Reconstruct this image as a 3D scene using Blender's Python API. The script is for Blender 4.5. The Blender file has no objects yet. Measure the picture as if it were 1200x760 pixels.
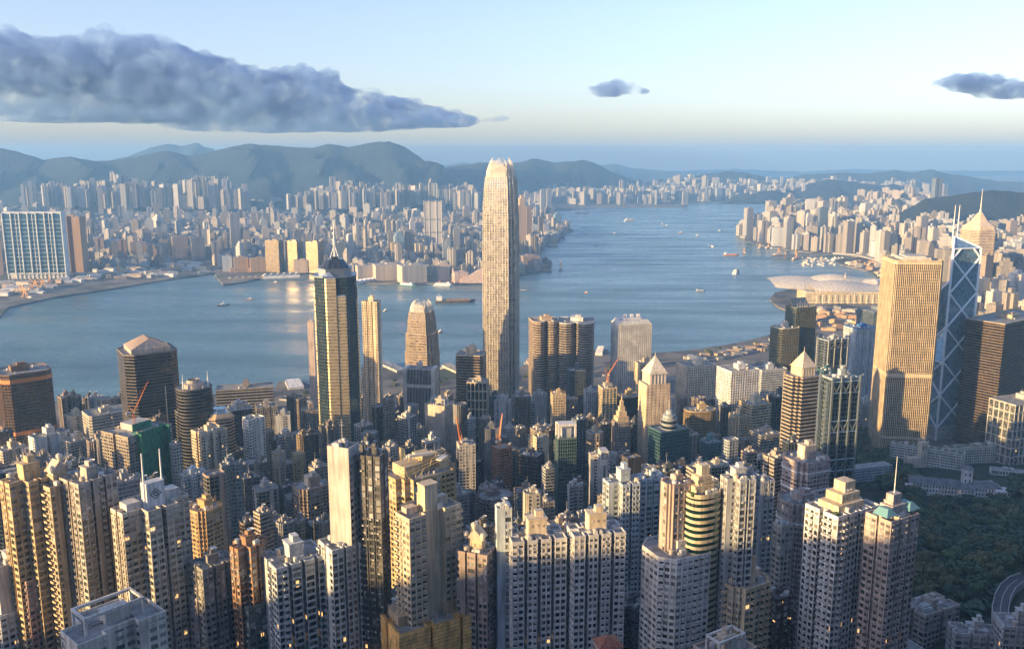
import bpy, math, random
import numpy as np
from mathutils import Vector, Matrix, noise as mnoise
from mathutils.geometry import tessellate_polygon
R = math.radians
rnd = random.Random(7)
sc = bpy.context.scene
COL = bpy.data.collections.new("city"); sc.collection.children.link(COL)

# ------------------------------------------------------------ camera, sky, sun, exposure
CAMZ = 424.0; PITCH = R(10.846); FPX = 1032.0
cam_d = bpy.data.cameras.new("camera"); cam = bpy.data.objects.new("camera", cam_d)
COL.objects.link(cam); sc.camera = cam
cam.location = (0, 0, CAMZ); cam.rotation_euler = (math.pi/2 - PITCH, 0, 0)
cam_d.sensor_width = 36; cam_d.lens = FPX/1200*36; cam_d.clip_start = 1; cam_d.clip_end = 90000
SUN_AZ = R(-119); SUN_EL = R(8.5)          # azimuth measured clockwise from +Y
world = bpy.data.worlds.new("World"); sc.world = world; world.use_nodes = True
wn = world.node_tree; bg = wn.nodes["Background"]
sky = wn.nodes.new("ShaderNodeTexSky"); sky.sky_type = 'NISHITA'; sky.sun_disc = False
sky.sun_elevation = SUN_EL; sky.sun_rotation = SUN_AZ; sky.altitude = 400
sky.air_density = 1.0; sky.dust_density = 1.6; sky.ozone_density = 1.8
hs_ = wn.nodes.new("ShaderNodeHueSaturation"); hs_.inputs['Saturation'].default_value = .86; wn.links.new(sky.outputs[0], hs_.inputs['Color'])
mx_ = wn.nodes.new("ShaderNodeMix"); mx_.data_type = 'RGBA'; mx_.blend_type = 'MULTIPLY'; mx_.inputs[0].default_value = 1; mx_.inputs[7].default_value = (.97, .93, 1.13, 1)
wn.links.new(hs_.outputs[0], mx_.inputs[6]); wn.links.new(mx_.outputs[2], bg.inputs[0]); bg.inputs[1].default_value = 0.12
sun_d = bpy.data.lights.new("sun", 'SUN'); sun_d.energy = 5.0; sun_d.angle = R(0.5); sun_d.color = (1.0, 0.65, 0.27)
sun = bpy.data.objects.new("sun", sun_d); COL.objects.link(sun)
sdir = Vector((math.sin(SUN_AZ)*math.cos(SUN_EL), math.cos(SUN_AZ)*math.cos(SUN_EL), math.sin(SUN_EL)))
sun.rotation_euler = sdir.to_track_quat('Z', 'Y').to_euler()
vs = sc.view_settings; vs.view_transform = 'Standard'; vs.look = 'None'; vs.exposure = 1.5; vs.gamma = 1
sc.cycles.use_denoising = True
sc.cycles.max_bounces = 6; sc.cycles.diffuse_bounces = 3; sc.cycles.glossy_bounces = 3
sc.cycles.transmission_bounces = 2; sc.cycles.volume_bounces = 1; sc.cycles.transparent_max_bounces = 8
sc.cycles.volume_step_rate = 2.0; sc.cycles.volume_max_steps = 256
sc.cycles.sample_clamp_indirect = 4

# ------------------------------------------------------------ camera geometry helpers
CP, SP = math.cos(PITCH), math.sin(PITCH)
def ray(px, py):
    a = (px-600)/FPX; b = (380-py)/FPX
    return a, CP + b*SP, -SP + b*CP
def G(px, py, z=0.0):
    a, y, c = ray(px, py); t = (z-CAMZ)/c
    return a*t, y*t
def AT(px, py, Y):
    a, y, c = ray(px, py); t = Y/y
    return a*t, Y, CAMZ + c*t
def proj(x, y, z):
    dz = z-CAMZ; d = y*CP - dz*SP; u = y*SP + dz*CP
    return 600 + FPX*x/d, 380 - FPX*u/d
def smooth(x, a, b):
    t = min(1, max(0, (x-a)/(b-a))); return t*t*(3-2*t)
PR = [(-2500,40),(-1400,120),(-800,250),(-300,380),(0,392),(100,325),(200,250),(300,185),(400,130),(500,98),(600,72),(700,48),(800,27),(900,12),(1000,4),(1100,1),(9000,1)]
PRX, PRY = zip(*PR)
def ground(x, y):
    yy = y - 175*smooth(x, 130, 420)
    z = float(np.interp(yy, PRX, PRY))
    if x < 0: z *= float(np.interp(-x, (0,300,672,794,890,1072,1400), (1,.95,.925,.875,.72,.52,.32)))  # unseen left flank, shaped so its shadow falls on the near towers
    if z > 8: z += 5*math.sin(x*.011+y*.007)*min(1, z/60)
    # optional unseen ridges to cast shade, left of and behind the viewpoint
    for (hx, hy, hh, rx, ry) in HILLS:
        z = max(z, hh*math.exp(-(((x-hx)/rx)**2 + ((y-hy)/ry)**2)))
    return z
HILLS = []

# ------------------------------------------------------------ materials
def newmat(name):
    m = bpy.data.materials.new(name); m.use_nodes = True
    nt = m.node_tree; return m, nt, nt.nodes["Principled BSDF"]
def N(nt, t, **k):
    n = nt.nodes.new(t)
    for a, b in k.items():
        if a.startswith('i_'): n.inputs[int(a[2:])].default_value = b
        else: setattr(n, a, b)
    return n
def mathn(nt, op, a, b=None, c=None):
    n = nt.nodes.new('ShaderNodeMath'); n.operation = op
    for i, v in enumerate((a, b, c)):
        if v is None: continue
        if isinstance(v, (int, float)): n.inputs[i].default_value = v
        else: nt.links.new(v, n.inputs[i])
    return n.outputs[0]
def mixc(nt, fac, a, b, mode='MIX'):
    n = nt.nodes.new('ShaderNodeMix'); n.data_type = 'RGBA'; n.blend_type = mode
    for s, v in ((0, fac), (6, a), (7, b)):
        if isinstance(v, (int, float)): n.inputs[s].default_value = v
        elif isinstance(v, tuple): n.inputs[s].default_value = v if len(v) == 4 else (*v, 1)
        else: nt.links.new(v, n.inputs[s])
    return n.outputs[2]
def ramp(nt, fac, lo, hi, a=0.0, b=1.0):
    n = nt.nodes.new('ShaderNodeMapRange'); nt.links.new(fac, n.inputs[0])
    n.inputs[1].default_value = lo; n.inputs[2].default_value = hi; n.inputs[3].default_value = a; n.inputs[4].default_value = b
    return n.outputs[0]
def noise_n(nt, vec, scale, detail=3, vscale=None):
    if vscale:
        m = nt.nodes.new('ShaderNodeMapping'); m.inputs[3].default_value = vscale
        nt.links.new(vec, m.inputs[0]); vec = m.outputs[0]
    n = nt.nodes.new('ShaderNodeTexNoise'); n.inputs['Scale'].default_value = scale; n.inputs['Detail'].default_value = detail
    nt.links.new(vec, n.inputs['Vector']); return n.outputs[0]
M = {}
def mk_wall():
    m, nt, b = newmat("painted_concrete"); oi = N(nt, 'ShaderNodeObjectInfo'); tc = N(nt, 'ShaderNodeTexCoord')
    big = ramp(nt, noise_n(nt, tc.outputs['Object'], .09, 4), .3, .7, .74, 1.12)
    st = ramp(nt, noise_n(nt, tc.outputs['Object'], .8, 4, (1, 1, .06)), .35, .7, 1.1, .6)
    v = mathn(nt, 'MULTIPLY', big, st)
    hsv = N(nt, 'ShaderNodeHueSaturation'); nt.links.new(oi.outputs['Color'], hsv.inputs['Color']); nt.links.new(v, hsv.inputs['Value'])
    nt.links.new(hsv.outputs[0], b.inputs['Base Color']); b.inputs['Roughness'].default_value = .78
    return m
def mk_roof():
    m, nt, b = newmat("roof_screed"); oi = N(nt, 'ShaderNodeObjectInfo'); tc = N(nt, 'ShaderNodeTexCoord')
    v = ramp(nt, noise_n(nt, tc.outputs['Object'], .22, 5), .3, .7, .55, 1.25)
    hsv = N(nt, 'ShaderNodeHueSaturation'); nt.links.new(oi.outputs['Color'], hsv.inputs['Color']); nt.links.new(v, hsv.inputs['Value'])
    nt.links.new(hsv.outputs[0], b.inputs['Base Color']); b.inputs['Roughness'].default_value = .9
    return m
def mk_glass(name, rough=.16, metal=.35, cw=1.6, ch=3.4, curtains=.25, var=.65, tilt=.05):
    m, nt, b = newmat(name); oi = N(nt, 'ShaderNodeObjectInfo'); uv = N(nt, 'ShaderNodeUVMap', uv_map='UVMap')
    s = N(nt, 'ShaderNodeSeparateXYZ'); nt.links.new(uv.outputs[0], s.inputs[0])
    cu = mathn(nt, 'FLOOR', mathn(nt, 'DIVIDE', s.outputs[0], cw)); cv = mathn(nt, 'FLOOR', mathn(nt, 'DIVIDE', s.outputs[1], ch))
    cb = N(nt, 'ShaderNodeCombineXYZ'); nt.links.new(cu, cb.inputs[0]); nt.links.new(cv, cb.inputs[1]); nt.links.new(oi.outputs['Random'], cb.inputs[2])
    wnz = N(nt, 'ShaderNodeTexWhiteNoise'); nt.links.new(cb.outputs[0], wnz.inputs['Vector'])
    r = wnz.outputs['Value']
    c = mixc(nt, ramp(nt, r, 0, 1, .0, var), oi.outputs['Color'], (.004, .006, .008))
    cur = mathn(nt, 'MULTIPLY', mathn(nt, 'GREATER_THAN', r, 1-curtains), wnz.outputs['Value'])
    c = mixc(nt, mathn(nt, 'MULTIPLY', cur, .55), c, (.32, .3, .25))
    nt.links.new(c, b.inputs['Base Color']); nt.links.new(ramp(nt, r, 0, 1, rough*.6, rough*1.7), b.inputs['Roughness'])
    b.inputs['Metallic'].default_value = metal; b.inputs['Specular IOR Level'].default_value = .8
    if metal == 0:   # a few lamps are already on indoors
        b.inputs['Emission Color'].default_value = (1, .55, .2, 1); nt.links.new(mathn(nt, 'MULTIPLY', mathn(nt, 'LESS_THAN', r, .004), .55), b.inputs['Emission Strength'])
    # panes are never set dead true: a slight tilt per pane breaks up the reflections
    geo = N(nt, 'ShaderNodeNewGeometry')
    va = N(nt, 'ShaderNodeVectorMath', operation='SUBTRACT'); nt.links.new(wnz.outputs['Color'], va.inputs[0]); va.inputs[1].default_value = (.5, .5, .5)
    vb = N(nt, 'ShaderNodeVectorMath', operation='SCALE'); nt.links.new(va.outputs[0], vb.inputs[0]); vb.inputs['Scale'].default_value = tilt
    vc = N(nt, 'ShaderNodeVectorMath', operation='ADD'); nt.links.new(geo.outputs['Normal'], vc.inputs[0]); nt.links.new(vb.outputs[0], vc.inputs[1])
    nt.links.new(vc.outputs[0], b.inputs['Normal'])
    return m
def mk_block(name, attr=False):
    """distant block: painted wall with window openings worked out in metres from the UVs"""
    m, nt, b = newmat(name); uv = N(nt, 'ShaderNodeUVMap', uv_map='UVMap')
    s = N(nt, 'ShaderNodeSeparateXYZ'); nt.links.new(uv.outputs[0], s.inputs[0]); oi = N(nt, 'ShaderNodeObjectInfo')
    if attr:
        at = N(nt, 'ShaderNodeAttribute', attribute_name='tint'); colr = at.outputs['Color']
    else: colr = oi.outputs['Color']
    def cell(w, h):
        a = mathn(nt, 'DIVIDE', s.outputs[0], w); c = mathn(nt, 'DIVIDE', s.outputs[1], h)
        return a, c
    a, c = cell(3.4, 3.3)
    fa = mathn(nt, 'FRACT', a); fc = mathn(nt, 'FRACT', c)
    win = mathn(nt, 'MULTIPLY', mathn(nt, 'LESS_THAN', mathn(nt, 'ABSOLUTE', mathn(nt, 'SUBTRACT', fa, .5)), .3),
                mathn(nt, 'LESS_THAN', mathn(nt, 'ABSOLUTE', mathn(nt, 'SUBTRACT', fc, .5)), .25))
    cb = N(nt, 'ShaderNodeCombineXYZ'); nt.links.new(mathn(nt, 'FLOOR', mathn(nt, 'DIVIDE', s.outputs[0], 6.8)), cb.inputs[0]); nt.links.new(oi.outputs['Random'], cb.inputs[1])
    wz = N(nt, 'ShaderNodeTexWhiteNoise'); nt.links.new(cb.outputs[0], wz.inputs['Vector'])
    strip = mathn(nt, 'GREATER_THAN', wz.outputs['Value'], .22)
    geo = N(nt, 'ShaderNodeNewGeometry'); sn = N(nt, 'ShaderNodeSeparateXYZ'); nt.links.new(geo.outputs['True Normal'], sn.inputs[0])
    side = mathn(nt, 'LESS_THAN', mathn(nt, 'ABSOLUTE', sn.outputs[2]), .5)
    win = mathn(nt, 'MULTIPLY', mathn(nt, 'MULTIPLY', win, strip), side)
    cb2 = N(nt, 'ShaderNodeCombineXYZ'); nt.links.new(mathn(nt, 'FLOOR', a), cb2.inputs[0]); nt.links.new(mathn(nt, 'FLOOR', c), cb2.inputs[1])
    wz2 = N(nt, 'ShaderNodeTexWhiteNoise'); nt.links.new(cb2.outputs[0], wz2.inputs['Vector'])
    glass = mixc(nt, wz2.outputs['Value'], (.03, .045, .06), (.16, .17, .17))
    tone = ramp(nt, wz.outputs['Value'], 0, 1, .72, 1.08)
    hs = N(nt, 'ShaderNodeHueSaturation'); nt.links.new(colr, hs.inputs['Color']); nt.links.new(tone, hs.inputs['Value'])
    roofc = mixc(nt, .55, hs.outputs[0], (.2, .22, .23))
    wallc = mixc(nt, side, roofc, hs.outputs[0])
    nt.links.new(mixc(nt, win, wallc, glass), b.inputs['Base Color'])
    nt.links.new(ramp(nt, win, 0, 1, .8, .2), b.inputs['Roughness'])
    return m
def mk_simple(name, col, rough=.7, metal=0, nscale=None, lo=.8, hi=1.15, obj=True, bump=0):
    m, nt, b = newmat(name)
    if nscale:
        tc = N(nt, 'ShaderNodeTexCoord'); nz = noise_n(nt, tc.outputs['Object'], nscale, 5)
        v = ramp(nt, nz, .3, .7, lo, hi)
        h = N(nt, 'ShaderNodeHueSaturation'); h.inputs['Color'].default_value = (*col, 1); nt.links.new(v, h.inputs['Value'])
        nt.links.new(h.outputs[0], b.inputs['Base Color'])
        if bump:
            bp = N(nt, 'ShaderNodeBump'); bp.inputs['Strength'].default_value = 1; bp.inputs['Distance'].default_value = bump
            nt.links.new(nz, bp.inputs['Height']); nt.links.new(bp.outputs[0], b.inputs['Normal'])
    else: b.inputs['Base Color'].default_value = (*col, 1)
    b.inputs['Roughness'].default_value = rough; b.inputs['Metallic'].default_value = metal
    return m
M['wall'] = mk_wall(); M['roof'] = mk_roof()
M['glass'] = mk_glass('window_glass', .2, .0, 1.6, 3.3, .3)
M['curtain'] = mk_glass('curtain_wall_glass', .12, .75, 1.5, 3.9, .08)
M['goldglass'] = mk_glass('gold_reflective_glass', .3, .7, 3.4, 3.4, .0)
M['silverglass'] = mk_glass('silvered_glass', .26, .8, 4.4, 4.2, 0, .10, .012)
M['block'] = mk_block('far_block_facade'); M['mass'] = mk_block('far_city_facade', True)
M['tint'] = mk_simple('plain_paint', (.6, .6, .6), .6)
def mk_tint(name, rough, metal):
    m, nt, b = newmat(name); oi = N(nt, 'ShaderNodeObjectInfo'); nt.links.new(oi.outputs['Color'], b.inputs['Base Color'])
    b.inputs['Roughness'].default_value = rough; b.inputs['Metallic'].default_value = metal; return m
M['tint'] = mk_tint('plain_paint', .55, 0); M['metal'] = mk_tint('tinted_metal', .35, .8)
M['pane'] = mk_tint('window_pane', .12, .1)
def mk_net():
    m, nt, b = newmat('safety_net'); oi = N(nt, 'ShaderNodeObjectInfo'); tc = N(nt, 'ShaderNodeTexCoord')
    v = ramp(nt, noise_n(nt, tc.outputs['Object'], .35, 4, (1, 1, .5)), .3, .7, .5, 1.4)
    w = N(nt, 'ShaderNodeTexWave'); w.bands_direction = 'Z'; w.inputs['Scale'].default_value = .16; w.inputs['Distortion'].default_value = .6
    nt.links.new(tc.outputs['Object'], w.inputs['Vector'])
    v = mathn(nt, 'MULTIPLY', v, ramp(nt, w.outputs['Fac'], 0, .3, .6, 1))
    hs = N(nt, 'ShaderNodeHueSaturation'); nt.links.new(oi.outputs['Color'], hs.inputs['Color']); nt.links.new(v, hs.inputs['Value'])
    nt.links.new(hs.outputs[0], b.inputs['Base Color']); b.inputs['Roughness'].default_value = .85; return m
M['net'] = mk_net()
def mk_water():
    m, nt, b = newmat('harbour_water'); tc = N(nt, 'ShaderNodeTexCoord'); P = tc.outputs['Object']
    n1 = noise_n(nt, P, .012, 6, (1, 1, 1)); n2 = noise_n(nt, P, .09, 5, (1, 1.5, 1)); n3 = noise_n(nt, P, .0016, 4, (.6, 1.6, 1))
    n4 = noise_n(nt, P, .0045, 6, (.35, 2.0, 1))
    b.inputs['Base Color'].default_value = (.012, .05, .062, 1)
    nt.links.new(mixc(nt, ramp(nt, n3, .35, .65, 0, 1), (.06, .125, .14), (.13, .245, .26)), b.inputs['Base Color'])
    nt.links.new(ramp(nt, n4, .4, .62, .2, .42), b.inputs['Roughness'])
    h = mathn(nt, 'ADD', mathn(nt, 'MULTIPLY', n1, 3.0), mathn(nt, 'MULTIPLY', n2, 1.2))
    bp = N(nt, 'ShaderNodeBump'); bp.inputs['Strength'].default_value = 1; bp.inputs['Distance'].default_value = 1.0
    nt.links.new(h, bp.inputs['Height']); nt.links.new(bp.outputs[0], b.inputs['Normal'])
    b.inputs['IOR'].default_value = 1.33; return m
M['water'] = mk_water()
def mk_land():
    m, nt, b = newmat('urban_ground'); tc = N(nt, 'ShaderNodeTexCoord'); P = tc.outputs['Object']
    n = noise_n(nt, P, .01, 6); v = N(nt, 'ShaderNodeTexVoronoi'); v.inputs['Scale'].default_value = .02; nt.links.new(P, v.inputs['Vector'])
    c = mixc(nt, ramp(nt, n, .4, .6), (.05, .052, .055), (.16, .145, .12))
    c = mixc(nt, ramp(nt, v.outputs['Color'], .45, .55, 0, .6), c, (.24, .21, .17))
    g = noise_n(nt, P, .004, 4); c = mixc(nt, ramp(nt, g, .56, .62, 0, .85), c, (.035, .06, .03))
    nt.links.new(c, b.inputs['Base Color']); b.inputs['Roughness'].default_value = .9; return m
M['land'] = mk_land()
def mk_hill(name, a, c, sc1=.004):
    m, nt, b = newmat(name); tc = N(nt, 'ShaderNodeTexCoord'); P = tc.outputs['Object']
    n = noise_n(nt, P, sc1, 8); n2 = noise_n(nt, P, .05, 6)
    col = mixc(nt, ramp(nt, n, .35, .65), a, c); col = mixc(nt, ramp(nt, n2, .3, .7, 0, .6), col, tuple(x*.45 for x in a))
    nt.links.new(col, b.inputs['Base Color']); b.inputs['Roughness'].default_value = .95
    bp = N(nt, 'ShaderNodeBump'); bp.inputs['Distance'].default_value = 9; nt.links.new(n2, bp.inputs['Height']); nt.links.new(bp.outputs[0], b.inputs['Normal'])
    return m
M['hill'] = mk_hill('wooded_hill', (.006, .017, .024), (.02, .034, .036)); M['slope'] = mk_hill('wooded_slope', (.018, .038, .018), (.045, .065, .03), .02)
M['asphalt'] = mk_simple('asphalt', (.055, .055, .06), .85, 0, .3, .8, 1.2)
M['leaf'] = mk_simple('leaves', (.06, .11, .042), .7, 0, .5, .45, 1.5)
M['leaf_dark'] = mk_simple('dark_leaves', (.04, .08, .038), .7, 0, .6, .45, 1.5)
M['leaf_olive'] = mk_simple('olive_leaves', (.10, .115, .04), .7, 0, .6, .5, 1.4)
M['bark'] = mk_simple('bark', (.09, .065, .045), .9)

# ------------------------------------------------------------ mesh building
class MB:
    def __init__(s): s.v = []; s.f = []; s.m = []; s.c = []
    def face(s, pts, m=0, c=None):
        i = len(s.v); s.v.extend(pts); s.f.append(tuple(range(i, i+len(pts)))); s.m.append(m); s.c.append(c)
    def hexa(s, p, m=0, c=None, bottom=True):
        """p: four bottom corners (ccw), four top corners"""
        i = len(s.v); s.v.extend(p)
        F = [(4,5,6,7),(0,1,5,4),(1,2,6,5),(2,3,7,6),(3,0,4,7)]
        if bottom: F.append((3,2,1,0))
        for q in F: s.f.append(tuple(i+k for k in q)); s.m.append(m); s.c.append(c)
    def box(s, x, y, z, sx, sy, h, rot=0, m=0, top=1.0, c=None, bottom=True, topy=None):
        cr, sr = math.cos(rot), math.sin(rot); p = []
        for k, zz in ((1.0, z), (top, z+h)):
            ky = k if (k == 1.0 or topy is None) else topy
            for a, b in ((-1,-1),(1,-1),(1,1),(-1,1)):
                u, w = a*sx/2*k, b*sy/2*ky
                p.append((x+u*cr-w*sr, y+u*sr+w*cr, zz))
        s.hexa(p, m, c, bottom)
    def edgebox(s, A, t, n, a0, a1, o0, o1, z0, z1, m=0):
        """box on a wall: a along tangent t from A, o outwards along n"""
        p = []
        for z in (z0, z1):
            for a, o in ((a0,o1),(a1,o1),(a1,o0),(a0,o0)):
                p.append((A[0]+t[0]*a+n[0]*o, A[1]+t[1]*a+n[1]*o, z))
        s.hexa(p, m)
    def prism(s, poly, z0, z1, m=0, sc=1.0, cap=True, mcap=None, bottom=False, c=None, poly2=None):
        n = len(poly); lo = [(x, y, z0) for x, y in poly]; hi = [(x*sc, y*sc, z1) for x, y in (poly2 or poly)]
        for i in range(n):
            j = (i+1) % n; s.face([lo[i], lo[j], hi[j], hi[i]], m, c)
        if cap: s.face(hi, m if mcap is None else mcap, c)
        if bottom: s.face(lo[::-1], m, c)
    def tube(s, p0, p1, r, n=6, r1=None, m=0, cap=True):
        p0 = Vector(p0); p1 = Vector(p1); d = (p1-p0).normalized(); r1 = r if r1 is None else r1
        a = d.orthogonal().normalized(); b = d.cross(a); A = []; B = []
        for k in range(n):
            q = a*math.cos(2*math.pi*k/n)+b*math.sin(2*math.pi*k/n); A.append(tuple(p0+q*r)); B.append(tuple(p1+q*r1))
        for k in range(n): j = (k+1) % n; s.face([A[k], A[j], B[j], B[k]], m)
        if cap: s.face(B, m); s.face(A[::-1], m)
    def cyl(s, x, y, z, r, h, n=12, r1=None, m=0): s.tube((x,y,z), (x,y,z+h), r, n, r1, m)
    def lathe(s, prof, x=0, y=0, n=16, m=0):
        for (r0, z0), (r1, z1) in zip(prof, prof[1:]):
            for k in range(n):
                a, b = 2*math.pi*k/n, 2*math.pi*(k+1)/n
                q = [(x+r0*math.cos(a), y+r0*math.sin(a), z0), (x+r0*math.cos(b), y+r0*math.sin(b), z0), (x+r1*math.cos(b), y+r1*math.sin(b), z1), (x+r1*math.cos(a), y+r1*math.sin(a), z1)]
                if r1 < 1e-4: q = q[:3]
                elif r0 < 1e-4: q = [q[0], q[2], q[3]]
                s.face(q, m)
    def mesh(s, name, mats, smooth=False):
        me = bpy.data.meshes.new(name); V = np.array(s.v, dtype=np.float32).reshape(-1, 3)
        nf = len(s.f); tot = np.array([len(f) for f in s.f], dtype=np.int32); idx = np.concatenate([np.array(f, dtype=np.int32) for f in s.f]) if nf else np.zeros(0, np.int32)
        st = np.concatenate([[0], np.cumsum(tot)[:-1]]).astype(np.int32)
        me.vertices.add(len(V)); me.vertices.foreach_set('co', V.ravel())
        me.loops.add(len(idx)); me.loops.foreach_set('vertex_index', idx)
        me.polygons.add(nf); me.polygons.foreach_set('loop_start', st)
        me.polygons.foreach_set('material_index', np.array(s.m, dtype=np.int32))
        me.update(calc_edges=True)
        nr = np.zeros(nf*3, np.float32); me.polygons.foreach_get('normal', nr); nr = nr.reshape(-1, 3)
        L = np.repeat(np.arange(nf), tot); nn = nr[L]; P = V[idx]
        hz = np.abs(nn[:, 2]) > .7; ln = np.hypot(nn[:, 0], nn[:, 1])+1e-9
        u = (P[:, 0]*(-nn[:, 1]) + P[:, 1]*nn[:, 0])/ln; v = P[:, 2].copy()
        u = np.where(hz, P[:, 0], u + 500); v = np.where(hz, P[:, 1], v)
        uvl = me.uv_layers.new(name='UVMap'); uvl.data.foreach_set('uv', np.stack([u, v], 1).astype(np.float32).ravel())
        if any(c is not None for c in s.c):
            at = me.color_attributes.new('tint', 'FLOAT_COLOR', 'CORNER')
            cc = np.array([(*(c or (.5,.5,.5)), 1) for c in s.c], dtype=np.float32)[L]; at.data.foreach_set('color', cc.ravel())
        for m in mats: me.materials.append(M[m] if isinstance(m, str) else m)
        me.polygons.foreach_set('use_smooth', np.full(nf, bool(smooth)))
        return me
    def build(s, name, mats, parent=None, col=None, loc=(0,0,0), rz=0, smooth=False):
        if isinstance(mats, str): mats = [mats]
        return link(name, s.mesh(name, mats, smooth), parent, col, loc, rz)
def link(name, me, parent=None, col=None, loc=(0,0,0), rz=0):
    o = bpy.data.objects.new(name, me); COL.objects.link(o); o.location = loc; o.rotation_euler[2] = rz
    if col: o.color = (*col, 1)
    if parent is not None: o.parent = parent
    return o
THINGS = []
def tag(o, label=None, cat=None, group=None, kind=None):
    if label: o['label'] = label
    if cat: o['category'] = cat
    if group: o['group'] = group
    if kind: o['kind'] = kind
    return o
def thing(name, label, cat, loc, rz=0, group=None):
    o = bpy.data.objects.new(name, None); COL.objects.link(o); o.location = loc; o.rotation_euler[2] = rz; o.empty_display_size = 5
    tag(o, label, cat, group); THINGS.append(o); return o
def copy_thing(o, parts, loc, rz=0, label=None, scale=(1,1,1)):
    c = o.copy(); COL.objects.link(c); c.location = loc; c.rotation_euler[2] = rz; c.scale = scale
    if label: c['label'] = label
    for ch in parts:
        d = ch.copy(); COL.objects.link(d); d.parent = c
    return c
# ------------------------------------------------------------ footprints (unit size, ccw)
def fp_rect(a=1.0): return [(-.5,-.5*a),(.5,-.5*a),(.5,.5*a),(-.5,.5*a)]
def fp_cham(a=1.0, c=.12):
    y = .5*a; return [(-.5+c,-y),(.5-c,-y),(.5,-y+c),(.5,y-c),(.5-c,y),(-.5+c,y),(-.5,y-c),(-.5,-y+c)]
def fp_round(a=1.0, n=28, e=2.6):
    r = []
    for k in range(n):
        t = 2*math.pi*(k+.5)/n; c, s_ = math.cos(t), math.sin(t)
        r.append((.5*math.copysign(abs(c)**(2/e), c), .5*a*math.copysign(abs(s_)**(2/e), s_)))
    return r
def fp_cross(a=1.0, w=.46):
    h = w/2; n = .07
    return [(-h,-.5*a),(-n/2,-.5*a),(-n/2,-.5*a+n*1.6),(n/2,-.5*a+n*1.6),(n/2,-.5*a),(h,-.5*a),(h,-h*a),(.5,-h*a),(.5,-n/2*a),(.5-n*1.6,-n/2*a),(.5-n*1.6,n/2*a),(.5,n/2*a),(.5,h*a),(h,h*a),(h,.5*a),(-h,.5*a),(-h,h*a),
            (-.5,h*a),(-.5,n/2*a),(-.5+n*1.6,n/2*a),(-.5+n*1.6,-n/2*a),(-.5,-n/2*a),(-.5,-h*a),(-h,-h*a)]
def fp_notch(a=.6, k=2, nw=.07, nd=.16, ends=True):
    """slab with k light wells in each long face"""
    y = .5*a; P = []; cs = [(-.5+(i+1)/(k+1)) for i in range(k)]
    P.append((-.5,-y))
    for c in cs: P += [(c-nw/2,-y),(c-nw/2,-y+nd*a),(c+nw/2,-y+nd*a),(c+nw/2,-y)]
    P.append((.5,-y))
    if ends: P += [(.5,-nw*.6),(.5-nd*.5,-nw*.6),(.5-nd*.5,nw*.6),(.5,nw*.6)]
    P.append((.5,y))
    for c in cs[::-1]: P += [(c+nw/2,y),(c+nw/2,y-nd*a),(c-nw/2,y-nd*a),(c-nw/2,y)]
    P.append((-.5,y))
    if ends: P += [(-.5,nw*.6),(-.5+nd*.5,nw*.6),(-.5+nd*.5,-nw*.6),(-.5,-nw*.6)]
    return P
def fp_step(a=.8, k=.16):
    """stepped corners, wings push out of each face"""
    y = .5*a; q = k; return [(-.5+q,-y),(.5-q,-y),(.5-q,-y+q*.6),(.5-q*.5,-y+q*.6),(.5-q*.5,-y+q*1.2),(.5,-y+q*1.2),(.5,y-q*1.2),(.5-q*.5,y-q*1.2),(.5-q*.5,y-q*.6),(.5-q,y-q*.6),(.5-q,y),(-.5+q,y),(-.5+q,y-q*.6),(-.5+q*.5,y-q*.6),(-.5+q*.5,y-q*1.2),(-.5,y-q*1.2),(-.5,-y+q*1.2),(-.5+q*.5,-y+q*1.2),(-.5+q*.5,-y+q*.6),(-.5+q,-y+q*.6)]
def fp_T(a=.8): y=.5*a; return [(-.5,-y),(-.18,-y),(-.18,-y+.1),(.18,-y+.1),(.18,-y),(.5,-y),(.5,y*.3),(.28,y*.3),(.28,y),(-.28,y),(-.28,y*.3),(-.5,y*.3)]
FPS = dict(rect=fp_rect, cham=fp_cham, round=fp_round, cross=fp_cross, notch=fp_notch, step=fp_step, T=fp_T)
def inset(poly, d):
    n = len(poly); out = []
    for i in range(n):
        a, b, c = Vector(poly[i-1]), Vector(poly[i]), Vector(poly[(i+1) % n])
        e1 = (b-a).normalized(); e2 = (c-b).normalized(); n1 = Vector((-e1.y, e1.x)); n2 = Vector((-e2.y, e2.x))
        k = 1+n1.dot(n2); m = (n1+n2)/max(k, .25); out.append((b.x+m.x*d, b.y+m.y*d))
    return out
def locate(px, py, H=None, Y=None):
    if Y is not None: x, y, z = AT(px, py, Y); return x, y, z, ground(x, y)
    Y = 4200.0; prev = None; best = None
    while Y > 200:
        x, y, z = AT(px, py, Y); g = ground(x, y); f = z-g-H
        if prev is not None and prev < 0 <= f: best = Y; break
        prev = f; Y -= 4 if Y < 1500 else 12
    if best is None:  # cannot be reached on this ray: take where the roof stands highest
        best = max(range(250, 1500, 5), key=lambda q: (lambda t: t[2]-ground(t[0], t[1]))(AT(px, py, q)))
    x, y, z = AT(px, py, best); return x, y, z, ground(x, y)
def width_unit(poly, rot, x, y):
    L = math.hypot(x, y); px_, py_ = y/L, -x/L; cr, sr = math.cos(rot), math.sin(rot)
    e = [(a*cr-b*sr)*px_+(a*sr+b*cr)*py_ for a, b in poly]
    return max(e)-min(e)
ACS = []
FOOT = []   # occupied ground: x, y, radius, roof z
def bays(L, bay): k = max(1, round(L/bay)); return k, L/k

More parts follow.
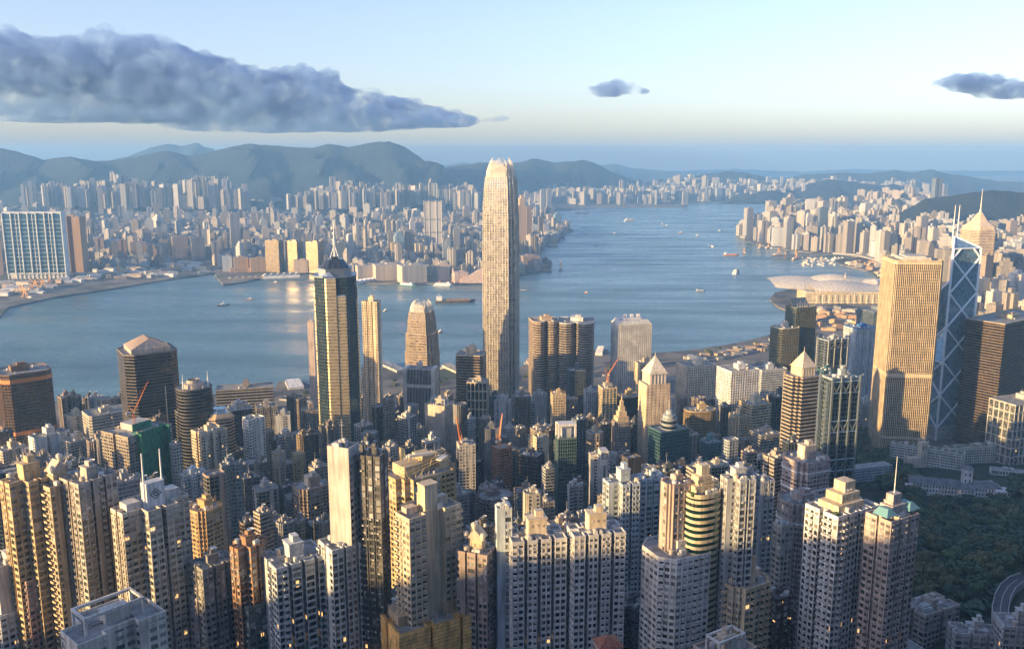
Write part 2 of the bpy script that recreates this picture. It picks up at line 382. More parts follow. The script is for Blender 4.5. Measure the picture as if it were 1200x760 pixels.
def facade(MBw, MBg, poly, z0, z1, fh, bay, style, rs, prof=None, sp=1.15, pier=.7, solid=0.0, rec=.35, balc=None, bw=0.0, wins=None, blank=(), mullp=.15, mw=.16):
    """floors of glass behind spandrels and piers; fills MBw (walls) and MBg (glass); returns opening list"""
    n = len(poly); inn = inset(poly, rec)
    def S(z): return 1.0 if prof is None else float(np.interp(z, prof[0], prof[1]))
    if prof is None: MBg.prism(inn, z0, z1-.4, 0)
    else:
        zs = sorted(set([z0, z1-.4]+[z for z in prof[0] if z0 < z < z1-.4]))
        for a, b in zip(zs, zs[1:]):
            ka, kb = S(a), S(b); MBg.prism([(x*ka, y*ka) for x, y in inn], a, b, 0, cap=False, poly2=[(x*kb, y*kb) for x, y in inn])
        k = S(z1-.4); MBg.face([(x*k, y*k, z1-.4) for x, y in inn], 0)
    inn2 = inset(poly, rec+.03)
    nfl = max(1, int((z1-z0)/fh)); fh = (z1-z0)/nfl
    if style != 'vert' or sp > 0:
        for k in range(nfl+1):
            za = z0+k*fh; zb = min(za+sp, z1) if k < nfl else z1+.02
            if k == nfl: za = z1-.8
            ka, kb = S(za), S(zb)
            for i in range(n):
                j = (i+1) % n; A, B, C, D = poly[i], poly[j], inn2[j], inn2[i]
                MBw.face([(A[0]*ka, A[1]*ka, za), (B[0]*ka, B[1]*ka, za), (B[0]*kb, B[1]*kb, zb), (A[0]*kb, A[1]*kb, zb)])
                MBw.face([(A[0]*kb, A[1]*kb, zb), (B[0]*kb, B[1]*kb, zb), (C[0]*kb, C[1]*kb, zb), (D[0]*kb, D[1]*kb, zb)])
                MBw.face([(D[0]*ka, D[1]*ka, za), (C[0]*ka, C[1]*ka, za), (B[0]*ka, B[1]*ka, za), (A[0]*ka, A[1]*ka, za)])
    ops = []
    for i in range(n):
        A, B = poly[i], poly[(i+1) % n]; L = math.hypot(B[0]-A[0], B[1]-A[1])
        if L < .05: continue
        t = ((B[0]-A[0])/L, (B[1]-A[1])/L); nm = (t[1], -t[0])
        if i in blank or L < 1.3:
            if prof is None: MBw.edgebox(A, t, nm, -.02, L+.02, -rec-.1, .04, z0, z1)
            continue
        if style == 'band': continue
        k, b = bays(L, bay)
        if prof is not None:
            for q in range(k+1):
                a = q*b
                for za, zb in zip([z0]+[z for z in prof[0] if z0 < z < z1], [z for z in prof[0] if z0 < z < z1]+[z1]):
                    ka, kb = S(za), S(zb); c0 = (A[0]+t[0]*a, A[1]+t[1]*a); w = mw
                    p = []
                    for kk, zz in ((ka, za), (kb, zb)):
                        for aa, oo in ((-w, mullp), (w, mullp), (w, -.3), (-w, -.3)):
                            p.append((c0[0]*kk+t[0]*aa+nm[0]*oo, c0[1]*kk+t[1]*aa+nm[1]*oo, zz))
                    MBw.hexa(p)
            continue
        pw = pier if style != 'glass' else mw*2; out = .06 if style != 'glass' else mullp
        if style == 'vert': out = .45
        # corner piers kept just inside the corner so neighbours do not share a plane
        for q in range(k+1):
            pv_ = pw*(rs.uniform(.55, 1.5) if style == 'grid' and pw < 1 and k > 2 else 1); a0, a1 = q*b-pv_/2, q*b+pv_/2
            if q == 0: a0 = .012
            if q == k: a1 = L-.02
            if a1-a0 > .05: MBw.edgebox(A, t, nm, a0, a1, -rec-.06, out+(.006*(i % 3)), z0, z1+.01)
        for q in range(k):
            r = rs.random()
            if r < solid: MBw.edgebox(A, t, nm, q*b+pw*.4, (q+1)*b-pw*.4, -rec-.05, .03, z0, z1); continue
            isb = balc is not None and b > 2.2 and L > 5 and r > 1-balc[1]
            for fl in range(nfl):
                zz = z0+fl*fh
                if isb:
                    balc[0].append((A[0]+t[0]*(q+.5)*b, A[1]+t[1]*(q+.5)*b, zz, math.atan2(t[1], t[0]), b*.86, nm))
                elif bw and r > 1-(balc[1] if balc else 0)-bw:
                    MBw.edgebox(A, t, nm, q*b+b*.2, q*b+b*.8, -.05, .55, zz+sp-.35, zz+sp-.15)
                    MBw.edgebox(A, t, nm, q*b+b*.2, q*b+b*.8, -.05, .55, zz+fh-.35, zz+fh-.2)
                    MBw.edgebox(A, t, nm, q*b+b*.62, q*b+b*.8, .02, .45, zz+.15, zz+sp-.4)
                if wins is not None and not isb and rs.random() < .3: ACS.append((A, t, nm, q*b+b*rs.choice([.3,.62]), zz+sp*.25))
                if wins is not None and not isb: ops.append((A[0]+t[0]*(q+.5)*b, A[1]+t[1]*(q+.5)*b, zz+sp, math.atan2(t[1], t[0]), b-pw, fh-sp, nm))
    if wins is not None: wins.extend(ops)
    return nfl, fh

_cache = {}
def cached(key, fn):
    if key not in _cache: _cache[key] = fn()
    return _cache[key]
def win_mesh():
    b = MB(); 
    for x, z, w, h in ((-.47,0,.06,1),(.47,0,.06,1),(0,0,.88,.06),(0,.94,.88,.06),(0,.06,.05,.88)): b.box(x, 0, z, w, .12, h)
    b.face([(-.44,.03,.06),(.44,.03,.06),(.44,.03,.94),(-.44,.03,.94)], 1); return b.mesh('window', ['tint', 'glass'])
def balc_mesh():
    b = MB(); b.box(0, -.5, 0, 1, 1.0, .16); b.box(0, -.95, .161, 1, .1, .95); b.box(-.47, -.475, .161, .06, .84, .95); b.box(.47, -.475, .161, .06, .84, .95); return b.mesh('balcony', ['wall'])
def tank_mesh():
    b = MB(); b.cyl(0,0,0,.5,1,14); b.cyl(0,0,1,.42,.12,14,.1); return b.mesh('water_tank', ['tint'])
def cool_mesh():
    b = MB(); b.box(0,0,.15,1,.6,.8); b.cyl(-.25,0,.95,.2,.1,10,m=0); b.cyl(.25,0,.95,.2,.1,10); 
    for x in (-.45,.45): b.box(x,0,0,.06,.6,.15)
    return b.mesh('cooling_unit', ['tint'])
def dish_mesh():
    b = MB(); b.cyl(0,0,0,.06,.6,6); b.lathe([(0.02,.55),(.3,.6),(.5,.78),(.52,.82)], n=14); b.tube((0,0,.6),(0,0,1.05),.03,5); return b.mesh('satellite_dish', ['tint'])
def visible_key(x, y, z, nm, X, Y, Z, rot):
    cr, sr = math.cos(rot), math.sin(rot); nx, ny = nm[0]*cr-nm[1]*sr, nm[0]*sr+nm[1]*cr
    wx, wy = X+x*cr-y*sr, Y+x*sr+y*cr
    return (-(nx*wx+ny*wy)/math.hypot(wx, wy))
def tower(label, px, py, w, H=None, rot=25, fp='rect', a=1.0, style='grid', col=(.5,.45,.38), gcol=(.03,.05,.06), fh=3.4, bay=3.4, sp=1.2, pier=.7,
          solid=0., balc=0., bw=0., Y=None, prof=None, roofc=(.28,.28,.27), nwin=0, nbal=0, name=None, cat='apartment tower', group=None, top=None, glass='glass',
          blank=(), fpk=None, seed=None, crown='boxes', bands=None, mullp=.15, rec=.35, accent=None, mw=.16, noroof=False):
    x, y, z, g = locate(px, py, H, Y); rot_ = R(rot); H = z-g
    rs = random.Random(seed if seed is not None else int(px*7+py)); base = FPS[fp](a, **(fpk or {})) if isinstance(fp, str) else fp
    dist = y*CP-(z-CAMZ)*SP; W = w*dist/FPX/ width_unit(base, rot_, x, y) * (math.hypot(x, y)/y) 
    poly = [(p*W, q*W) for p, q in base]
    name = name or ('apartment_tower' if 'apart' in cat else 'office_tower')
    T = thing(name, label, cat, (x, y, g), rot_, group)
    T['pxy'] = (px, py); FOOT.append((x, y, W*.62, z))
    wb, gb = MB(), MB(); wins = [] if nwin else None; ACS.clear(); bl = ([], balc) if balc else None
    zb = -12 if g > 6 else 0
    zs0 = 0
    z1 = H-1.3
    facade(wb, gb, poly, 0, z1, fh, bay, style, rs, prof, sp, pier, solid, rec, bl, bw, wins, blank, mullp, mw)
    if ACS:
        ab = MB()
        for A, t, nm, aa, zz in ACS: ab.edgebox(A, t, nm, aa, aa+.85, .07, .55, zz, zz+.6)
        tag(ab.build('air_conditioner', 'tint', T, (.5,.5,.47)), kind='stuff')
    if zb < 0: wb.prism(inset(poly, -.1), zb, .02, 0, cap=True)
    S1 = 1.0 if prof is None else float(np.interp(z1, prof[0], prof[1])); tp = [(p*S1, q*S1) for p, q in poly]
    wb.build('wall', 'wall', T, col); o = gb.build('curtain_wall' if glass != 'glass' else 'window', glass, T, gcol)
    if glass == 'glass': tag(o, kind='stuff')
    if not noroof:
        rb = MB(); ip = inset(tp, .45); rb.prism(ip, z1-.3, z1+.05, 0); [rb.box(rs.uniform(-.3,.3)*W*S1, rs.uniform(-.2,.2)*W*S1*(a if isinstance(a, float) else 1), z1+.06, rs.uniform(2,.4*W), rs.uniform(.4,.9), rs.uniform(.3,.9), rs.choice([0,1.5708])) for _ in range(5)]; RF = rb.build('roof', 'roof', T, roofc)
        pb = MB(); n = len(tp); op = inset(tp, -.05)
        for i in range(n):
            j = (i+1) % n; A, B, C, D = op[i], op[j], ip[j], ip[i]
            h0, h1 = z1+.03, z1+1.3
            pb.face([(*A, h0), (*B, h0), (*B, h1), (*A, h1)]); pb.face([(*A, h1), (*B, h1), (*C, h1), (*D, h1)]); pb.face([(*C, h0), (*D, h0), (*D, h1), (*C, h1)])
        pb.build('parapet', 'wall', T, accent or col)
    if bands:
        for zf, hh, bc in bands:
            b = MB(); zz = z1*zf; k = 1.0 if prof is None else float(np.interp(zz, prof[0], prof[1])); o = inset([(p*k, q*k) for p, q in poly], -.5); b.prism(o, zz, zz+hh, bottom=True); b.build('band', 'tint', T, bc)
    # rooftop clutter
    if crown == 'boxes' and not noroof:
        s = W*min(1, a if isinstance(a, float) else 1)
        lw, ld = s*rs.uniform(.3, .42), s*rs.uniform(.26, .4); lh = rs.uniform(5, 8)*min(1, W/22); ox, oy = rs.uniform(-.08,.08)*s, rs.uniform(-.05,.08)*s
        b = MB(); b.box(ox, oy, z1+.05, lw, ld, lh); b.box(ox, oy, z1+lh+.06, lw+.7, ld+.7, .35); b.box(ox+lw*.1, oy, z1+lh+.4, lw*.45, ld*.6, lh*.4)
        for q in (-.3, 0, .3): b.box(ox+q*lw, oy-ld/2-.05, z1+lh*.55, 1.2, .14, 1.2, m=1)
        b.box(ox+lw*.3, oy-ld/2-.05, z1+.1, 1.1, .12, 2.1, m=1)
        b.build('lift_house', ['wall', 'glass'], RF, accent or col)
        for _ in range(rs.randint(1, 3)):
            xx, yy = rs.choice([-1, 1])*s*rs.uniform(.24, .3), rs.choice([-1, 1])*s*rs.uniform(.2, .27)
            o = link('water_tank', cached('tank', tank_mesh), RF, rs.choice([(.55,.55,.53), (.3,.33,.35), (.5,.42,.33)]), (xx, yy, z1+.05)); o.scale = (rs.uniform(2, 3.4),)*2+(rs.uniform(1.8, 3),)
        for _ in range(rs.randint(2, 5)):
            o = link('cooling_unit', cached('cool', cool_mesh), RF, (.5,.5,.48), (rs.uniform(-.3,.3)*s, rs.choice([-1,1])*s*rs.uniform(.3,.36), z1+.05), rs.choice([0, 1.57])); o.scale = (rs.uniform(1.5, 3),)*3
        if rs.random() < .3:
            o = link('satellite_dish', cached('dish', dish_mesh), RF, (.7,.7,.68), (ox+lw*.2, oy-ld*.2, z1+lh+.4), rs.random()*6); o.scale = (3.2,)*3
        if rs.random() < .45:
            b = MB(); h = rs.uniform(6, 12); b.cyl(0, 0, 0, .16, h, 5, .06); b.tube((-1.2,0,h*.7),(1.2,0,h*.7),.07,4); b.tube((-.8,0,h*.82),(.8,0,h*.82),.06,4)
            b.build('antenna', 'tint', RF, (.5,.5,.5), (ox-lw*.25, oy, z1+lh+.4))
    if bl and bl[0]:
        L = bl[0]; L.sort(key=lambda q: (-(visible_key(q[0], q[1], q[2], q[5], x, y, z, rot_) > .15), -q[2]))
        me = cached('balc', balc_mesh)
        for q in L[:nbal]:
            o = link('balcony', me, T, accent or col, (q[0], q[1], q[2]), q[3]); o.scale = (q[4], 1.25, 1)
        b = MB()
        for q in L[nbal:]:
            A = (q[0], q[1]); t = (math.cos(q[3]), math.sin(q[3])); h = q[4]/2; nm = q[5]
            b.edgebox(A, t, nm, -h, h, -.1, 1.25, q[2], q[2]+.16); b.edgebox(A, t, nm, -h, h, 1.13, 1.26, q[2]+.161, q[2]+1.1)
            b.edgebox(A, t, nm, -h, -h+.1, 0.05, 1.12, q[2]+.161, q[2]+1.1); b.edgebox(A, t, nm, h-.1, h, .05, 1.12, q[2]+.161, q[2]+1.1)
        if L[nbal:]: tag(b.build('balcony', 'wall', T, accent or col), kind='stuff')
    if wins:
        wins.sort(key=lambda q: (-(visible_key(q[0], q[1], q[2], q[6], x, y, z, rot_) > .2), -q[2]))
        me = cached('win', win_mesh)
        for q in wins[:nwin]:
            nm = q[6]; fc = rs.choice([(.35,.36,.36), (.5,.5,.48), (.2,.2,.2), (.1,.1,.1)])
            o = link('window', me, T, fc, (q[0]-nm[0]*.2, q[1]-nm[1]*.2, q[2]), q[3]); o.scale = (q[4], 1, q[5])
    T['H'] = H; T['W'] = W
    if top: top(T, poly, W, z1, H)
    return T

# ------------------------------------------------------------ the setting: water, land, hills, haze
def struct(o): tag(o, kind='structure'); return o
b = MB(); b.face([(-60000,-8000,0),(60000,-8000,0),(60000,20500,0),(-60000,20500,0)]); struct(b.build('water', 'water'))
ISL = [(-300,474),(-100,476),(100,472),(250,464),(318,463),(326,450),(352,446),(368,456),(440,442),(448,428),(470,438),(512,436),(528,432),(540,441),(600,436),(618,428),(630,430),(690,425),(696,412),(712,411),(716,420),(760,416),(800,413),(850,406),(880,400),(905,393),(920,380),(928,367),(912,361),(902,352),(908,344),(925,340),(985,338),(1032,330),(1022,320),(1000,314),(985,311),(978,306),(990,303),(1008,302),(985,299),(960,298),(930,294),(895,289),(868,281),(862,272),(866,266),(888,260),(905,251),(918,244),(960,240),(1040,238),(1200,236),(1400,236)]
def polyland(name, pts, z=4.0, mat='land'):
    b = MB(); b.prism(pts, -3, z, 0, cap=False); tri = tessellate_polygon([[Vector((x, y, 0)) for x, y in pts]])
    for t in tri:
        p = [(*pts[i], z) for i in t]; a, c, d = (Vector(q) for q in p)
        if (c-a).cross(d-a).z < 0: p = p[::-1]
        b.face(p)
    return struct(b.build(name, mat))
isl = [G(*p) for p in ISL]
isl_poly = [(-2600,-500),(9000,-500)]+[(14000, 9000)]+isl[::-1]
if sum(a[0]*b_[1]-b_[0]*a[1] for a, b_ in zip(isl_poly, isl_poly[1:]+isl_poly[:1])) < 0: isl_poly = isl_poly[::-1]
polyland('ground', isl_poly)
KOW = [(-500,400),(-200,386),(-40,380),(0,372),(10,361),(60,350),(120,341),(200,328),(252,321),(254,326),(262,335),(276,333),(318,325),(345,321),(400,318),(402,329),(430,333),(500,333),(530,334),(560,332),(600,326),(628,320),(646,318),(645,311),(628,308),(630,300),(640,288),(656,282),(665,274),(672,271),(668,268),(650,262),(648,248),(700,244),(800,243),(806,240),(770,238),(860,236),(905,238),(925,236)]
kow = [G(*p) for p in KOW]; kow_poly = kow+[(16000,16500),(22000,20000),(-22000,20000),(-9000,9000),(-4000,2800)]
if sum(a[0]*b_[1]-b_[0]*a[1] for a, b_ in zip(kow_poly, kow_poly[1:]+kow_poly[:1])) < 0: kow_poly = kow_poly[::-1]
polyland('far_shore_ground', kow_poly)
# near hillside, a height field that dips under the flat ground towards the shore
def grid(name, x0, x1, y0, y1, nx, ny, fz, mat):
    me = bpy.data.meshes.new(name); vs_ = []; fs = []
    for j in range(ny+1):
        for i in range(nx+1):
            x, y = x0+(x1-x0)*i/nx, y0+(y1-y0)*j/ny; vs_.append((x, y, fz(x, y)))
    for j in range(ny):
        for i in range(nx):
            k = j*(nx+1)+i; fs.append((k, k+1, k+nx+2, k+nx+1))
    me.from_pydata(vs_, [], fs); me.materials.append(M[mat]); me.polygons.foreach_set('use_smooth', np.ones(len(fs), bool))
    o = bpy.data.objects.new(name, me); COL.objects.link(o); return struct(o)
def near_z(x, y):
    z = ground(x, y); e = min(1, z/50); return z + (mnoise.noise((x*.02, y*.02, 0))*6*e if z > 5 else 0) - (1.5 if z < 5 else 0)
grid('hillside', -2600, 2600, -1400, 1300, 210, 110, near_z, 'slope')
def ridge(name, pts, D, depth, mat, back=3000, rough=.12, zb=4):
    """a range of hills whose crest stands D metres away; pts give the crest, slopes run down both sides with spurs and gullies"""
    pts = sorted(pts); X0, X1 = pts[0][0], pts[-1][0]; nx = int(max(60, (X1-X0)/6)); crest = []
    for i in range(nx+1):
        px = X0+(X1-X0)*i/nx; py = float(np.interp(px, [p[0] for p in pts], [p[1] for p in pts]))
        py += mnoise.noise((px*.09, D, 0))*1.3+mnoise.noise((px*.3, D, 3))*.5
        crest.append(AT(px, py, D))
    vs_, fs = [], []; kx_ = [-1,-.9,-.75,-.6,-.45,-.3,-.18,-.08,0,.15,.4,.7,1]; ky_ = [0,.05,.15,.3,.47,.65,.8,.93,1,.85,.5,.2,0]; rows = [(-1+i/34, float(np.interp(-1+i/34, kx_, ky_))) for i in range(35)]+[(.15,.85), (.4,.5), (.7,.2), (1, 0)]
    for r, h in rows:
        for i, (x, y, z) in enumerate(crest):
            s_ = r*(depth if r < 0 else back); k = 1+s_/D; dz = z-zb
            e = (1-abs(2*h-1)) ; nz = (mnoise.noise((x*.0016, r*1.5, 1))+.9*abs(mnoise.noise((x*.004+r*.6, r*1.6, 5)))*2-.5+.5*mnoise.noise((x*.011, r*6, 8)))*.8
            hh = max(0, min(1.02, h+nz*e*.5))
            vs_.append((x*k + nz*e*200, y*k + nz*e*250, zb-3+dz*hh))
    n = nx+1
    for j in range(len(rows)-1):
        for i in range(nx): k = j*n+i; fs.append((k, k+1, k+n+1, k+n))
    me = bpy.data.meshes.new(name); me.from_pydata(vs_, [], fs); me.materials.append(M[mat]); me.polygons.foreach_set('use_smooth', np.ones(len(fs), bool))
    o = bpy.data.objects.new(name, me); COL.objects.link(o); return struct(o)
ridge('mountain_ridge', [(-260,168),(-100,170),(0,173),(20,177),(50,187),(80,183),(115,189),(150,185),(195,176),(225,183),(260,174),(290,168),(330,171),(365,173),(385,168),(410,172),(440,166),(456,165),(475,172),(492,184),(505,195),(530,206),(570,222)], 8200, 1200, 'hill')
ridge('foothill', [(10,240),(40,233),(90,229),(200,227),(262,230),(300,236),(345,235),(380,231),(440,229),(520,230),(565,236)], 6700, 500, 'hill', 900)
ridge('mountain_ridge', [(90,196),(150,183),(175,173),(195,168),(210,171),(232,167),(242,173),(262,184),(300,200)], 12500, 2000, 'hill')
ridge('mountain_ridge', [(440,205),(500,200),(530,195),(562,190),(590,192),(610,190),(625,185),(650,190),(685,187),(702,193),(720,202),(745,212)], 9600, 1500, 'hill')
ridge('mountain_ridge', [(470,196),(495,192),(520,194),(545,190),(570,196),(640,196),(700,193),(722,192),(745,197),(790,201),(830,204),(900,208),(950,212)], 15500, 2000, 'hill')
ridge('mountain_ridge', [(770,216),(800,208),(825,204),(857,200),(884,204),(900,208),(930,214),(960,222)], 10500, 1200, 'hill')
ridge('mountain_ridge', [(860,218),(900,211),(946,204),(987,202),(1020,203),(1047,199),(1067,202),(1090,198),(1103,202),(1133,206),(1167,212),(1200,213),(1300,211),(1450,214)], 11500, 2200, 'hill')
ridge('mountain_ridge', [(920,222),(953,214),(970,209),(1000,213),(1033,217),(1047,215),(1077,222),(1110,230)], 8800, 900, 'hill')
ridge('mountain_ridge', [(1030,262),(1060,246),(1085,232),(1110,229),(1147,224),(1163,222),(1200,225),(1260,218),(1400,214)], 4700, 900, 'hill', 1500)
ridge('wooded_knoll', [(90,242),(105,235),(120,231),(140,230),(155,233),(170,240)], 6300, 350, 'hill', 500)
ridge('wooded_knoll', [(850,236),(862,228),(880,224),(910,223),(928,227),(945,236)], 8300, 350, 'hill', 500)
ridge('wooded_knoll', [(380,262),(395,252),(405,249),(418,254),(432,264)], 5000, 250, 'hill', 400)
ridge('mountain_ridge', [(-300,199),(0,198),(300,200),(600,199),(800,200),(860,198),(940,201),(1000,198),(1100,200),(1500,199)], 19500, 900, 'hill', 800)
# the air of the basin
hz = MB(); hz.box(0, 8800, -4, 60000, 26000, 624); m = bpy.data.materials.new('haze_air'); m.use_nodes = True; nt = m.node_tree; nt.nodes.clear()
o_ = nt.nodes.new('ShaderNodeOutputMaterial'); pv = nt.nodes.new('ShaderNodeVolumePrincipled'); pv.inputs['Color'].default_value = (.24, .53, 1.0, 1)
pv.inputs['Density'].default_value = HAZE = 6.6e-5; pv.inputs['Anisotropy'].default_value = .0; nt.links.new(pv.outputs[0], o_.inputs['Volume'])
M['haze'] = m; o = hz.build('haze', 'haze'); tag(o, kind='stuff')
# clouds far behind the mountains
def cloud(label, blobs, D, thick, dens, seed, group=None):
    """blobs: px, py, rx, ry in degrees-ish pixels; each a flattened puff of vapour, joined into one cloud"""
    import bmesh
    bm = bmesh.new()
    for k, (px, py, rx, ry) in enumerate(blobs):
        x, y, z = AT(px, py, D); s = D/FPX
        r = bmesh.ops.create_icosphere(bm, subdivisions=5, radius=1)
        for v in r['verts']:
            n = mnoise.fractal(v.co*2.2+Vector((k*7, seed, 0)), .8, 2.1, 5)
            q = v.co*(1+.32*n); 
            if q.z < -.35: q.z = -.35+(q.z+.35)*.35
            v.co = Vector((x+q.x*rx*s*1.12, y+q.y*thick, z+q.z*ry*s*1.12))
    me = bpy.data.meshes.new('cloud'); bm.to_mesh(me); bm.free()
    m = bpy.data.materials.new('cloud_vapour'); m.use_nodes = True; nt = m.node_tree; nt.nodes.clear()
    o_ = nt.nodes.new('ShaderNodeOutputMaterial'); pv = nt.nodes.new('ShaderNodeVolumePrincipled'); tc = nt.nodes.new('ShaderNodeNewGeometry')
    pv.inputs['Color'].default_value = (.27, .46, .86, 1); pv.inputs['Anisotropy'].default_value = .2
    nz = noise_n(nt, tc.outputs['Position'], .0028, 9); nt.links.new(mathn(nt, 'MULTIPLY', ramp(nt, nz, .41, .55), dens), pv.inputs['Density']); nt.links.new(pv.outputs[0], o_.inputs['Volume'])
    me.materials.append(m); o = bpy.data.objects.new('cloud', me); COL.objects.link(o); rm = o.modifiers.new('merge', 'REMESH'); rm.mode = 'VOXEL'; rm.voxel_size = 42
    return tag(o, label, 'cloud')
CLOUDS = True
if CLOUDS:
    cloud('long dark blue cloud bank sloping down over the mountains', [(-30,80,80,40),(30,85,70,38),(90,90,70,40),(140,92,80,44),(200,108,80,42),(255,112,60,34),(300,124,70,34),(350,118,50,34),(380,134,80,26),(430,138,70,22),(480,141,60,14),(520,143,34,9),(180,130,180,22),(340,146,120,14)], 14500, 900, .004, 1)
    cloud('small lone grey-blue cloud in the clear middle sky', [(712,108,18,9),(722,102,9,8),(728,107,20,6),(738,105,10,8),(748,108,12,4),(702,105,9,4),(690,103,5,2)], 14500, 250, .005, 4)
    cloud('ragged grey cloud entering at the upper edge of the eastern sky', [(1125,97,20,9),(1142,94,8,8),(1150,103,28,9),(1162,95,7,7),(1178,108,30,12),(1210,108,40,12),(1106,98,8,4)], 14500, 350, .005, 9)
    cloud('faint small wisp just past the end of the cloud bank', [(575,141,14,3),(590,139,8,3)], 14500, 150, .002, 12)

# ------------------------------------------------------------ landmark towers
GOLD = (.62,.55,.42)
def top_ifc(T, poly, W, z1, H, hh=26, n=1.9):
    """crown of tall pale fins that lean inwards"""
    k0 = T.get('s1', 1.0); b = MB(); P = [(p*k0, q*k0) for p, q in poly]
    for i in range(len(P)):
        A, B = P[i], P[(i+1) % len(P)]; L = math.hypot(B[0]-A[0], B[1]-A[1]); k = max(1, round(L/n))
        for q in range(k):
            x, y = A[0]+(B[0]-A[0])*(q+.5)/k, A[1]+(B[1]-A[1])*(q+.5)/k; h = hh*(1-.35*min(1, 2*abs((q+.5)/k-.5)))
            b.tube((x, y, z1-8), (x*.93, y*.93, z1+h*.45), .46, 4, .4); b.tube((x*.93, y*.93, z1+h*.45), (x*.8, y*.8, z1+h*.78), .4, 4, .3); b.tube((x*.8, y*.8, z1+h*.78), (x*.58, y*.58, z1+h), .3, 4, .12)
    b.build('crown', 'tint', T, (.72,.66,.56))
    b = MB(); b.prism([(x*.78, y*.78) for x, y in P], z1-.2, z1+hh*.42, 0); b.prism([(x*.62, y*.62) for x, y in P], z1+hh*.42+.01, z1+hh*.6, 0); b.build('plant_room', 'wall', T, (.5,.5,.48))
def P2(hs, ss): return (hs, ss)
T = tower('tallest pale silver glass tower with rounded shoulders and clawed crown', 587, 206, 43.5, Y=1442, rot=-12, fp='step', a=1.0, fpk=dict(k=.17), style='glass', col=(.66,.6,.5), gcol=(.42,.40,.35), glass='silverglass', fh=4.2, bay=4.4, sp=.55,
      prof=([0,200,225,226,290,291,330,331,352,353,372,385,396,420],[1.0,1.0,.995,.99,.985,.975,.965,.95,.93,.915,.89,.84,.8,.7]), crown='none', noroof=True, mullp=.5, rec=.2, mw=.42, cat='skyscraper', name='skyscraper')
T['s1'] = .82; 
def fin(T, f, *a, **k):
    H = T['H']; W = T['W']; x0 = T
f_ = fp_step(1.0, .17); top_ifc(T, [(p*T['W'], q*T['W']) for p, q in f_], T['W'], T['H']-1.3, T['H'], 31)
T = tower('golden glass tower with a pointed comb of white fins, west of the tallest tower', 494, 363, 40, H=192, rot=-14, fp='step', fpk=dict(k=.16), style='glass', col=(.55,.45,.33), gcol=(.45,.37,.27), glass='silverglass', fh=4.1, bay=1.9, sp=1.3,
      prof=([0,130,131,158,159,178,190],[1,1,.95,.93,.86,.8,.72]), crown='none', noroof=True, mullp=.35, cat='office tower')
T['s1'] = .72; top_ifc(T, [(p*T['W'], q*T['W']) for p, q in f_], T['W'], T['H']-1.3, T['H'], 17, 2.4)

# the dark tower with golden prows and a spire
x, y, z, g = locate(393, 322, Y=1026); H = z-g
T = thing('skyscraper', 'dark glass tower with bright gold banded corner prows, stepped top and tall spire', 'skyscraper', (x, y, g), R(10)); FOOT.append((x, y, 40, z))
W = 48.0; gb = MB(); wb = MB(); A_ = [(p*W, q*W) for p, q in fp_cham(1.0, .22)]
facade(wb, gb, A_, 0, H, 3.9, 3, 'glass', rnd, None, .3, .2, mullp=.06, mw=.06); wb.build('wall', 'tint', T, (.05,.065,.075)); gb.build('curtain_wall', 'curtain', T, (.09,.17,.23))
wb.v and None
for ang, hh, big in ((-157, H-12, 1), (-112, H-1, 1), (-67, H-22, .8), (-22, H-30, .8), (23, H-14, .8), (68, H-14, .8), (113, H-14, .8), (158, H-14, .8)):
    # triangular prows: each one a wedge with a lit and a shaded cheek
    a = R(ang); r = W*.5; c = (math.cos(a)*r*1.14, math.sin(a)*r*1.14); w = W*.215*big; ux, uy = -math.sin(a), math.cos(a)
    tri = [(math.cos(a)*r*.6-ux*w, math.sin(a)*r*.6-uy*w), (math.cos(a)*r*.98-ux*w, math.sin(a)*r*.98-uy*w), c, (math.cos(a)*r*.98+ux*w, math.sin(a)*r*.98+uy*w), (math.cos(a)*r*.6+ux*w, math.sin(a)*r*.6+uy*w)]
    wb, gb = MB(), MB(); facade(wb, gb, tri, 0, hh, 3.9, 3, 'band', rnd, None, 1.9, .2, rec=.25)
    gb.face([(p, q, hh+.03) for p, q in tri]); o = wb.build('prow', 'metal', T, (.85,.72,.48)); gb.build('curtain_wall', 'silverglass', o, (.66,.54,.34))
    cb = MB(); k0 = [(p, q, hh+.05) for p, q in tri[1:4]]; ap = (math.cos(a)*r*.8, math.sin(a)*r*.8, hh+8)
    for i in range(3): cb.face([k0[i], k0[(i+1) % 3], ap])
    cb.build('prow_cap', 'metal', o, (.5,.58,.65))
b = MB(); B2 = [(p*.78, q*.78) for p, q in A_]
b.prism(inset(A_, -.6), H, H+1.2, 0); b.prism(B2, H+1.21, H+8, 0, sc=1); b.prism([(p*1.05, q*1.05) for p, q in B2], H+8.01, H+9.4, 0); b.build('crown', 'metal', T, (.22,.27,.33))
b = MB(); b.prism([(p*.9, q*.9) for p, q in B2], H+9.41, H+19, 0, poly2=[(p*.5, q*.5) for p, q in B2]); b.prism([(p*.3, q*.3) for p, q in B2], H+19.02, H+22, 0); b.build('pyramid_roof', 'curtain', T, (.1,.13,.17))
b = MB(); hq = H+20
for k in range(4):
    a = R(45+90*k); b.tube((math.cos(a)*7, math.sin(a)*7, hq), (0, 0, hq+16), .6, 5, .4)
b.cyl(0, 0, hq, 1.2, 26, 8, .7); b.cyl(0, 0, hq+26, .6, 16, 6, .25); b.box(0, 0, hq+27, 4.4, .6, 3.2); b.box(0, 0, hq+27.5, .6, 4.4, 2.4)
b.build('spire', 'tint', T, (.6,.62,.62))

